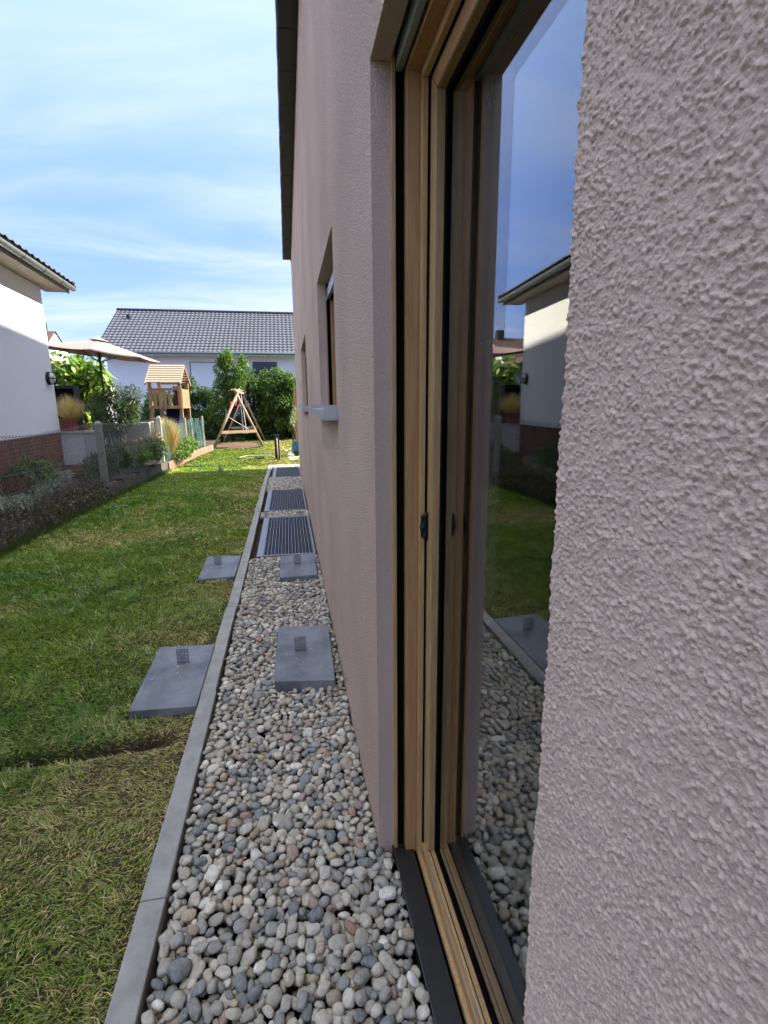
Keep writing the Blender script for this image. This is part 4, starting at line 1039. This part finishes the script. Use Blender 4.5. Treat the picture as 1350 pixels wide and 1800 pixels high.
# dry bushes and silver leaves below the white house
GR = [(.33,.36,.33), (.24,.27,.24), (.44,.45,.43)]
plant('lavender_bush', 'silvery lavender bush below the brick plinth', 'shrub', [L(105,840,8.4,.20,.28,.10), L(82,856,8.0,.16,.26,.08)], 1200, .055, .2, GR+[(.16,.12,.18)], (-3.5,8.2,.24), 31, .012, 8)
plant('silver_bush', 'pale silver-leaved bush at the left edge of the picture', 'shrub', [L(15,885,6.4,.18,.28,.08), L(-10,880,6.2,.18,.3,.08), L(45,872,7.0,.14,.25,.07)], 1200, .06, .22, GR, (-3.45,6.5,.24), 32, .012, 8)
plant('rose_bush', 'sparse dark green rose bush before the bricks', 'shrub', [L(60,815,8.4,.22,.2,.10), L(75,835,8.3,.18,.2,.10), L(45,830,8.2,.16,.2,.12), L(90,825,8.6,.16,.2,.10)], 900, .07, .5, G1+GL[:1], (-3.75,8.3,.24), 33, .01, 6)
def dead_hedge(label, y0, y1, n, seed):
    t = thing('dry_creeper', label, 'creeper', (0,0,0)); rng = random.Random(seed); b = MB()
    for i in range(n):
        y = rng.uniform(y0, y1); x = fence_x(y)-abs(rng.gauss(0, .10))+.02; z = .24
        p = [(x, y, z)]; a = rng.uniform(0, 6.28); h = rng.uniform(.06, .22)
        for k in range(4): p.append((p[-1][0]+rng.gauss(0,.035)-.008, p[-1][1]+rng.gauss(0,.06), p[-1][2]+h/4+rng.gauss(0,.015)))
        b.tube(p, [.006,.005,.004,.003,.002], 4, cap=False)
    b.build('stems', M['twig'], t)
    r2 = np.random.default_rng(seed); m = n*15; y = r2.uniform(y0, y1, m); P = np.stack([-3.05+(y-5)*.033-np.abs(r2.normal(0, .12, m))+.03, y, .23+np.abs(r2.normal(0, .075, m))], 1)
    k = r2.random(m) < .3; P[k, 0] = -3.05+(y[k]-5)*.033+.045+.02*r2.random(k.sum()); P[k, 2] = .24-.18*r2.random(k.sum())**1.6
    tag(link('dry_leaves', leaf_mesh('dry_leaves', P, np.tile([[.3,0,.3]], (m,1)), .035, .5, [(.10,.075,.045), (.19,.15,.105), (.07,.085,.035), (.30,.27,.22)], r2), t), kind='stuff')
dead_hedge('dry brown creeper tangled in the fence foot at the left edge', .8, 6.6, 330, 1)
dead_hedge('dark dry creeper along the wall top below the lavender', 6.6, 8.7, 200, 2)

# ------------------------------------------------------------------ playhouse
def _playhouse():
    t = thing('playhouse_tower', 'wooden climbing tower with slatted railing and board roof', 'playhouse', (-3.66,17.6,.1))
    hw, d = .43, .62
    for x in (-hw, hw):
        for y in (-d, d):
            b = MB(); b.box(x-.045, x+.045, y-.045, y+.045, 0, 2.12 if y < 0 else 2.15); b.build('post', M['play_wood'], t, bevel=.006)
    for i in range(8): b = MB(); y = -d+.02+i*.165; b.box(-hw-.05, hw+.05, y, y+.15, 1.30, 1.335); b.build('floor_board', M['play_wood'], t)
    for s in (-1, 1):
        b = MB(); b.box(-hw-.06, hw+.06, s*d-.075*s-.02, s*d-.075*s+.02 if False else s*d+s*.05+.018, 1.22, 1.32); 
    b = MB(); b.box(-hw-.07, hw+.07, -d-.088, -d-.047, 1.28, 1.38); b.build('rail', M['play_wood'], t, bevel=.004)
    b = MB(); b.box(-hw-.07, hw+.07, -d-.088, -d-.047, 1.84, 1.90); b.build('rail', M['play_wood'], t, bevel=.004)
    for i in range(7):
        if i == 5: continue
        x = -hw+.01+i*(2*hw-.02)/6; b = MB(); b.box(x-.043, x+.043, -d-.112, -d-.09, 1.29, 1.90); b.build('slat', M['play_wood'], t, bevel=.003)
    for i in range(6):
        y = -d+.06+i*.2; b = MB(); b.box(hw+.047, hw+.067, y-.085, y+.085, 1.29, 1.88); b.build('slat', M['play_wood'], t, bevel=.003)
    b = MB(); b.box(-hw-.067, -hw-.047, -d+.1, d-.1, 1.80, 1.88); b.build('rail', M['play_wood'], t)
    # roof: nine boards a side
    R, E = Vector((0, 0, 2.62)), .84; zr, ze = 2.64, 2.06
    for s in (-1, 1):
        for i in range(8):
            u0, u1 = i/8, (i+.84)/8
            b = MB(); b.bar((-.52, s*E*(u0+u1)/2, zr+(ze-zr)*(u0+u1)/2), (.52, s*E*(u0+u1)/2, zr+(ze-zr)*(u0+u1)/2), E/8*.86, .024, up=(0, s*(zr-ze), E)); b.build('roof_board', M['play_roof'], t)
        for x in (-.5, .5):
            b = MB(); b.bar((x, 0, zr-.04), (x, s*E*1.01, ze-.04), .04, .07); b.build('rafter', M['play_wood'], t)
    b = MB(); b.tube([(.20,-.45,1.30), (.20,-.43,1.36)], .01, 6)
    # blue slide running back, red cloth, orange lantern
    b = MB(); b.box(-.03,.27,-.52,-.30,1.02,1.05)
    sl = MB(); sl.add([(-.22,d,1.30), (.22,d,1.30), (.28,-.75,.35), (-.10,-.75,.35), (-.22,d,1.34), (.22,d,1.34), (.28,-.75,.39), (-.10,-.75,.39)], [(0,3,2,1), (4,5,6,7), (0,1,5,4), (1,2,6,5), (2,3,7,6), (3,0,4,7)]); o = sl.build('slide', M['blue'], t)
    for x0, x1 in ((-.22,-.10), (.22,.28)): s_ = MB(); s_.bar((x0,d,1.38), (x1,-.75,.43), .03, .13); s_.build('slide_side', M['blue'], t)
    b = MB(); n = 8; vs = []
    for i in range(n+1):
        for z in (1.34, 1.86): vs.append((.27+.015*i, -d+.06+.02*math.sin(i*2.2), z))
    b.add(vs, [(2*i, 2*i+2, 2*i+3, 2*i+1) for i in range(n)]); b.build('red_cloth', mat('dark_red_cloth', (.25,.03,.03), .9), t)
    b = MB(); b.box(.24,.30,-d-.03,-d+.03,1.88,1.97); b.build('red_toy', M['red'], t, bevel=.01)
    b = MB(); b.lathe([(0,0), (.03,.01), (.036,.05), (.03,.09), (.012,.10), (.012,.13), (0,.13)], n=12); o = b.build('bell', M['orange'], t); o.location = (-.15,-d-.08,1.88)
    for x in (-.12,.17): b = MB(); b.lathe([(0,0), (.03,0), (.03,.10), (.02,.12), (0,.12)], n=10); o = b.build('toy_bottle', M['lampglass'], t); o.location = (x,-d-.02,1.337)
    b = MB(); b.bar((-hw-.6,-.3,.0), (-hw-.02,-.3,1.25), .07, .05); b.build('brace', M['play_wood'], t)
_playhouse()

# ------------------------------------------------------------------ swing
def _swing():
    t = thing('swing_frame', 'wooden A-frame swing on the far lawn', 'swing')
    def pole(n_, a, b_, r=.043): b = MB(); b.tube([a, b_], r, 10); b.build(n_, M['swing_wood'], t, smooth=True)
    def ext(a, b_, k): a, b_ = Vector(a), Vector(b_); return a+(b_-a)*k
    ap1, ap2 = (-1.68,18.65,1.84), (-1.72,21.8,1.84)
    pole('leg', (-2.54,18.05,-.03), ext((-2.54,18.05,0), ap1, 1.10)); pole('leg', (-.90,19.1,-.03), ext((-.90,19.1,0), ap1, 1.10))
    pole('leg', (-2.62,21.7,-.03), ext((-2.62,21.7,0), ap2, 1.10)); pole('leg', (-.95,22.0,-.03), ext((-.95,22.0,0), ap2, 1.10))
    pole('crossbar', (-1.68,18.35,1.93), (-1.72,22.1,1.93), .055)
    b = MB(); b.bar((-2.24,18.27,.56), (-1.15,18.93,.56), .06, .10); b.build('brace', M['swing_wood'], t); b = MB(); b.bar((-2.33,21.75,.56), (-1.2,21.95,.56), .05, .09); b.build('brace', M['swing_wood'], t)
    # red baby seat pulled up under the bar
    s = MB(); c = Vector((-1.78,19.1,1.47))
    s.box(c.x-.17, c.x+.13, c.y-.13, c.y+.13, c.z-.03, c.z+.01, None); s.box(c.x-.19, c.x-.15, c.y-.13, c.y+.13, c.z-.02, c.z+.13); s.box(c.x+.12, c.x+.17, c.y-.13, c.y+.13, c.z+.05, c.z+.17)
    o = s.build('baby_seat', M['red'], t, bevel=.012); 
    for dy in (-.1,.1): b = MB(); b.tube([(c.x, c.y+dy, c.z), (-1.69, c.y+dy*.6, 1.93)], .01, 6); b.build('rope', M['rope'], t)
    for dx in (-.055,.055):
        b = MB(); b.tube([(-1.69+dx*.5,20.1,1.93), (-1.60+dx,20.1,.46)], .012, 6); b.build('rope', M['rope'], t)
    b = MB(); b.box(-1.70,-1.50,20.05,20.15,.42,.46); b.build('seat', M['rope'], t, bevel=.006)
    b = MB(); b.tube([(-2.1,18.9,1.1), (-1.5,20.6,.55)], .008, 5); b.build('guy_rope', M['rope'], t)
    for x in (-1.68,): b = MB(); b.tube([(x-.18,18.6,1.99), (x+.22,18.75,1.96)], .03, 8); b.build('bolt_block', M['swing_wood'], t)
    m = MB(); n = 28; rng = random.Random(3)
    vs = [(-1.85, 19.8, .035)] + [(-1.85+(.60+.35*rng.random())*math.cos(2*math.pi*i/n), 19.7+(1.2+.6*rng.random())*math.sin(2*math.pi*i/n), .012) for i in range(n)]
    m.add(vs, [(0, 1+i, 1+(i+1) % n) for i in range(n)]); tag(m.build('bark_patch', M['mulch']), 'worn patch of brown bark soil under the swing', kind='structure')
_swing()

# ------------------------------------------------------------------ hedge and shrubs behind
plant('dark_hedge_bush', 'dark green bush between playhouse and light green tree', 'bush', [L(300,700,23,.8,.6,.7), L(340,690,22.5,.7,.6,.6), L(355,720,22.5,.7,.6,.7), L(330,740,22.5,.9,.6,.6), L(260,720,23,.6,.6,.8), L(345,762,22.5,.9,.5,.4), L(375,755,22.5,.6,.5,.5), L(372,745,22.2,.5,.5,.6)], 20000, .11, .5, GD+G1, (-3.7,22.6,.1), 41, .05, 8, shell=.35)
plant('light_green_tree', 'light green young tree rising above the hedge', 'tree', [L(398,650,21.9,.42,.4,.62), L(388,690,21.9,.40,.4,.6), L(415,672,21.9,.42,.4,.5), L(403,626,21.9,.16,.2,.42), L(425,650,21.9,.3,.3,.5), L(385,725,21.9,.4,.4,.5)], 7500, .10, .5, GL+G1, (-2.2,22.1,0), 42, .05, 7)
plant('broad_hedge_shrub', 'broad dark hedge shrub behind the swing', 'shrub', [L(440,665,22.8,.7,.6,.6), L(425,700,22.8,.7,.6,.7), L(455,720,22.8,1.0,.6,.8), L(470,690,22.8,.8,.6,.6), L(440,745,22.8,1.0,.5,.6), L(465,755,22.8,1.0,.5,.5), L(410,755,22.8,.8,.5,.5)], 24000, .10, .5, GD+GD+G1, (-1.4,22.9,0), 43, .05, 8, shell=.35)
plant('yellow_green_shrub', 'sunlit yellow-green shrub at the right end of the hedge', 'shrub', [L(480,665,22.2,.6,.5,.45), L(500,672,22.3,.5,.5,.45), L(512,700,22.3,.6,.5,.7), L(465,683,22.0,.5,.4,.45), L(490,705,22.3,.7,.5,.6), L(505,735,22.3,.7,.5,.7), L(480,735,22.4,.7,.5,.7)], 16000, .10, .5, GL+G1+GD, (-.3,22.4,0), 44, .05, 8, shell=.35)
plant('shaded_hedge_shrub', 'very dark shrub low down at the hedge foot by the house corner', 'shrub', [L(495,730,23,.8,.5,.7), L(520,735,23,.7,.5,.8), L(475,748,23,.7,.5,.5), L(505,752,22.6,1.0,.5,.45), L(470,758,22.6,.9,.5,.4), L(545,720,23,1,.6,1)], 15000, .10, .5, GD, (.2,23.1,0), 45, .05, 8, shell=.3)
def _hedge_back():
    b = MB(); b.box(-3.6,2.6,23.45,23.5,0,.13); t = tag(b.build('edging_board', M['post_concrete'], bevel=.005), 'low grey concrete edging along the hedge foot', 'edging')
_hedge_back()

# ------------------------------------------------------------------ far house
def _far_house():
    t = thing('far_house', 'long white house with grey tiled roof beyond the hedge', 'house', (0,27,0))
    x0, x1 = -8.45, 9.0
    b = MB(); b.add([(x0,.5,0), (x1,.5,0), (x1,.5,4.15), (x0,.5,4.15), (x0,8.3,0), (x1,8.3,0), (x1,8.3,4.15), (x0,8.3,4.15), (x0,4.4,6.35), (x1,4.4,6.35)], [(0,1,2,3), (5,4,7,6), (0,3,8,7,4), (1,5,6,9,2), (3,2,9,8), (8,9,6,7)]); b.build('wall', M['pale'], t)
    ry, rz, ey, ez = 4.4, 6.53, 0.0, 3.96
    sl = math.atan2(rz-ez, ry-ey); Ls = math.hypot(rz-ez, ry-ey); tw = .213; rows = 16; rl = Ls/rows
    X0, X1 = x0-.38, x1+.3; nc = int((X1-X0)/tw); V = []; F = []; K = 6
    for r in range(rows):
        for c in range(nc):
            o = len(V)
            for e, (u, h) in enumerate(((r*rl-.02, .034), ((r+1)*rl, .0))):
                for k in range(K+1):
                    s = k/K; hh = h + .026*(.5-.5*math.cos(2*math.pi*s)); V.append((X0+(c+s)*tw, ey+u*math.cos(sl)-hh*math.sin(sl), ez+u*math.sin(sl)+hh*math.cos(sl)+.03))
            for k in range(K+1):
                s = k/K; hh = .026*(.5-.5*math.cos(2*math.pi*s))-.004; u = r*rl-.02; V.append((X0+(c+s)*tw, ey+u*math.cos(sl)-hh*math.sin(sl), ez+u*math.sin(sl)+hh*math.cos(sl)+.03))
            for k in range(K): F.append((o+k, o+k+1, o+K+2+k, o+K+1+k)); F.append((o+k+1, o+k, o+2*K+2+k, o+2*K+3+k))
    rf = bpy.data.objects.new('roof', None); COL.objects.link(rf); rf.parent = t
    tag(link('roof_tiles', npmesh('roof_tiles', np.array(V), np.array(F), M['tile'], True), rf), 'rows of glossy grey pantiles', kind='stuff')
    b = MB(); b.add([(X0,ey,ez), (X1,ey,ez), (X1,ry,rz), (X0,ry,rz), (X0,8.8,ez), (X1,8.8,ez), (X0,ey,ez-.12), (X1,ey,ez-.12), (X1,ry,rz-.12), (X0,ry,rz-.12), (X0,8.8,ez-.12), (X1,8.8,ez-.12)], [(0,1,2,3), (3,2,5,4), (6,9,8,7), (9,10,11,8), (0,6,7,1), (4,5,11,10), (0,3,9,6), (3,4,10,9), (1,7,8,2), (2,8,11,5)]); b.build('roof_deck', M['pale_panel'], rf)
    b = MB(); b.tube([(X0,ry,rz+.05), (X1,ry,rz+.05)], .10, 10); b.build('ridge', M['slate'], rf)
    b = MB(); b.tube([(X0,-.07,ez+.0), (X1,-.07,ez+.0)], .06, 10); b.build('gutter', M['zinc'], rf, smooth=True)
    b = MB(); b.box(-8.1,-7.95,3.3,3.45,rz-.7,rz-.35); b.build('vent_pipe', M['slate'], rf)
    for i in range(20): b = MB(); x = x0+.3+i*.9; b.box(x-.04, x+.04, .05, .5, 3.82, 3.9); b.build('rafter', M['pale_panel'], t)
    w = bpy.data.objects.new('window', None); COL.objects.link(w); w.parent = t; w['label'] = 'wide closed pale shutter with dark outline'
    b = MB(); b.box(-4.65,-2.9,.46,.499,1.4,3.58); b.build('frame', M['dark_metal'], w); b = MB(); b.box(-4.60,-2.95,.44,.459,1.4,3.545); b.build('shutter', M['pale_panel'], w)
    w = bpy.data.objects.new('window', None); COL.objects.link(w); w.parent = t; w['label'] = 'dark window above the hedge'
    b = MB(); b.box(-1.6,-.4,.45,.499,2.4,3.6); b.build('frame', M['dark_metal'], w)
    for xa in (-1.56,-.96): b = MB(); b.box(xa, xa+.52, .44, .449, 2.45, 3.55); b.build('pane', mat('dark_pane', (.02,.022,.025), .08), w)
    b = MB(); b.box(x0-.1, x0+.3, .2, .6, 0, 3.3)
_far_house()

def _brown_house():
    c = at(90, 600, 42); t = thing('brown_roofed_house', 'white gabled house with brown roof behind the parasol', 'house', (c.x-.6, 42, 0))
    b = MB(); z = c.z-.75
    b.add([(.9,-3,0), (.9,3,0), (.9,3,z-.6), (.9,0,z+1.3), (.9,-3,z-.6), (-9,-3,0), (-9,3,0), (-9,3,z-.6), (-9,0,z+1.3), (-9,-3,z-.6)], [(0,1,2,3,4), (9,8,7,6,5), (0,4,9,5), (1,6,7,2), (4,3,8,9), (3,2,7,8)]); b.build('wall', M['white_render'], t)
    b = MB(); b.add([(.98,-3.3,z-.75), (.98,0,z+1.45), (.98,3.3,z-.75), (-9.2,-3.3,z-.75), (-9.2,0,z+1.45), (-9.2,3.3,z-.75)], [(0,1,4,3), (1,2,5,4)]); rf = b.build('roof', M['brown_tile'], t)
    b = MB(); b.box(-.2,.35,-.3,.3,z+1,z+2.05); b.build('chimney', M['slate'], rf)
_brown_house()
def _carport():
    c = at(98, 635, 16.5); t = thing('garden_shed', 'small dark-roofed shed behind the bright green bush', 'shed', (c.x-.9, 16.5, .2))
    z = c.z-.2
    b = MB(); b.box(-1.2,1.0,-.8,.8,0,z-.25); b.build('wall', M['wallgrey'], t)
    b = MB(); b.prism([(-1.4,z-.25), (1.25,z-.25), (1.25,z-.17), (-.2,z+.35), (-1.4,z+.0)], -1, 1); b.build('roof', M['brown_tile'], t)
    b = MB(); b.box(-.3,.5,-.82,-.80,.05,1.9); d = b.build('door', M['twig'], t)
    q = thing('pale_shed', 'pale pointed garden cabin beside the far white house', 'shed', tuple(at(172, 690, 20)))
    q.location.z = .1; zt = at(172, 645, 20).z-.1
    b = MB(); b.add([(-.6,-.6,0), (.35,-.6,0), (.35,.6,0), (-.6,.6,0), (-.6,-.6,zt-.1), (.35,-.6,zt-.55), (.35,.6,zt-.55), (-.6,.6,zt-.1)], [(0,1,5,4), (1,2,6,5), (2,3,7,6), (3,0,4,7), (4,5,6,7)]); b.build('wall', M['pale_panel'], q)
    b = MB(); b.add([(-.7,-.7,zt-.02), (.45,-.7,zt-.56), (.45,.7,zt-.56), (-.7,.7,zt-.02), (-.7,-.7,zt+.04), (.45,-.7,zt-.50), (.45,.7,zt-.50), (-.7,.7,zt+.04)], [(3,2,1,0), (4,5,6,7), (0,1,5,4), (1,2,6,5), (2,3,7,6), (3,0,4,7)]); b.build('roof', M['zinc'], q)
    b = MB(); b.box(-.35,.15,-.62,-.60,.9,1.6); b.build('window', mat('cabin_pane', (.05,.06,.07), .1), q)
_carport()

# ------------------------------------------------------------------ things at the far end of the gravel strip
def _far_end():
    t = thing('tap_column', 'black garden water column with hose at the kerb end', 'tap column', (-.31,14.2,-.01))
    b = MB(); b.box(-.065,.065,-.05,.05,0,.70); b.build('column', M['black'], t, bevel=.008)
    b = MB(); b.bar((.062,-.04,.01), (.062,-.04,.70), .012, .012); b.bar((-.062,-.04,.694), (.062,-.04,.694), .012, .012); b.build('edge_trim', M['alu'], t)
    b = MB(); b.tube([(.0,-.058,.60), (.0,-.065,.56), (.008,-.06,.30), (.012,-.062,.02)], [.014,.018,.013,.012], 8); b.build('hose_drop', M['hose'], t, smooth=True)
    b = MB(); b.tube([(0,-.05,.61), (0,-.085,.61), (0,-.09,.58)], .012, 8); b.build('tap', M['galv'], t)
    b = MB(); b.tube([(-.24,14.25,.50), (-.20,14.5,.34), (-.10,14.8,.20), (.0,15.0,.19), (.10,15.1,.27), (.14,15.15,.36)], .012, 8); tag(b.build('garden_hose', M['hose'], smooth=True), 'beige hose sagging between water column and hose trolley', 'hose')
    b = MB(); b.box(-.02,.9,14.0,16.2,-.08,.012); tag(b.build('paving_slab', M['concrete_pale'], bevel=.005), 'pale concrete slab at the house corner', 'paving slab')
    h = thing('hose_trolley', 'teal hose trolley with black wheels on the pale slab', 'hose trolley', (.22,15.1,.012))
    b = MB(); prof = [(0,-.10), (.16,-.10), (.16,-.085), (.085,-.08), (.085,.08), (.16,.085), (.16,.10), (0,.10)]; b.lathe(prof, n=20); o = b.build('drum', M['teal'], h); o.rotation_euler = (math.pi/2,0,0); o.location = (.02,0,.25)
    for y in (-.15,.15):
        b = MB(); b.lathe([(0,-.02), (.07,-.02), (.085,-.012), (.085,.012), (.07,.02), (0,.02)], n=18); o = b.build('wheel', M['black'], h); o.rotation_euler = (math.pi/2,0,0); o.location = (.0,y,.086)
    for y in (-.12,.12): b = MB(); b.tube([(.05,y,.09), (.02,y,.25), (-.06,y,.45), (-.06,y*.6,.455)], .012, 8); b.build('frame', M['black'], h)
    b = MB(); b.tube([(-.06,-.12,.45), (-.06,.12,.45)], .013, 8); b.build('handle', M['black'], h)
    g = thing('green_sprinkler', 'dark green lawn sprinkler lying in the sunny grass', 'sprinkler', (-.80,14.35,.02))
    b = MB(); b.box(-.14,.14,-.05,.05,.01,.055); b.build('body', M['green_pl'], g, bevel=.015)
    b = MB(); b.tube([(-.15,0,.035), (-.2,.02,.04), (-.24,.06,.03), (-.22,.12,.02), (-.12,.15,.02)], .012, 8); b.build('hose_stub', M['hose'], g)
    b = MB(); b.tube([(.10,0,.05), (.15,0,.10)], .008, 6); b.box(-.12,.12,-.012,.012,.056,.075); b.build('spray_bar', M['green_pl'], g)
    b = MB(); b.tube([(-.98,14.5,.03), (-1.4,14.9,.025), (-1.2,15.4,.025), (-.6,15.3,.03), (-.38,14.6,.03)], .010, 6); tag(b.build('thin_hose', M['hose'], smooth=True), 'thin pale hose lying across the sunny lawn', 'hose')
    # spiky plant on the lawn
    tuft('yucca_plant', 'small pale spiky plant growing in the lawn', 'plant', (-1.53,11.75,.0), 46, .26, .75, .018, [(.22,.30,.22), (.30,.38,.30), (.16,.24,.15)], 12, curve=.2, m=M['leaf'])
    p = at(519, 735, 16.2); w = thing('wooden_post', 'orange-brown timber post at the house corner', 'post', (p.x+.02, 16.2, 0))
    b = MB(); b.box(-.05,.05,-.05,.05,-.05,1.95); b.build('shaft', M['play_wood'], w, bevel=.006); b = MB(); b.box(-.06,.06,-.06,.06,1.951,1.975); b.build('cap', M['zinc'], w)
    p = at(515, 745, 15.8)
    plant('young_olive_tree', 'slender young tree with pale leaves beside the timber post', 'tree', [(p.x, 15.8, 1.05, .10,.12,.22), (p.x+.03, 15.8, 1.3, .08,.1,.16)], 320, .055, .35, [(.30,.34,.20), (.22,.27,.13), (.38,.40,.28)], (p.x, 15.8, 0), 51, .018, 3)
_far_end()

# ------------------------------------------------------------------ small litter
def _litter():
    rng = np.random.default_rng(77); n = 34
    y = .95 + 3.6*rng.random(n)**1.4; x = rng.uniform(XKI+.03, XW-.03, n); P = np.stack([x, y, np.full(n, .012)], 1)
    D = np.stack([rng.normal(0, 1, n), rng.normal(0, 1, n), np.zeros(n)], 1)
    tag(link('dry_leaf_bits', leaf_mesh('dry_leaf_bits', P, D, .032, .55, [(.16,.07,.03), (.24,.15,.06), (.10,.06,.035)], rng, droop=.05), GRAVEL), 'brown bits of dry leaf on the pebbles', kind='stuff')
    # grass tufts growing against the foot of the low wall
    n = 5200; y = rng.uniform(4.2, 12.4, n); x = -3.05+(y-5)*.033+.05+np.abs(rng.normal(0, .035, n)); h = (.05+.12*rng.random(n)*fbm(x, y, .5, 66)*1.4)
    th = rng.uniform(0, 2*np.pi, n); dx, dy = np.cos(th), np.sin(th); w = .004; z = lawn_h(x, y)-.005; l = h*(.2+.6*rng.random(n))
    V = np.stack([np.stack([x-dy*w, y+dx*w, z], 1), np.stack([x+dy*w, y-dx*w, z], 1), np.stack([x+dx*l, y+dy*l, z+h], 1)], 1).reshape(-1, 3); i = np.arange(n)*3
    c = np.array([[.05,.105,.018], [.09,.14,.03], [.20,.18,.07]])[rng.integers(0, 3, n)]*(.7+.6*rng.random(n))[:,None]
    tag(link('wall_foot_grass', npmesh('wall_foot_grass', V, np.stack([i, i+1, i+2], 1), M['blade'], False, np.repeat(c, 3, 0))), 'longer grass along the foot of the low wall', 'grass', kind='stuff')
_litter()
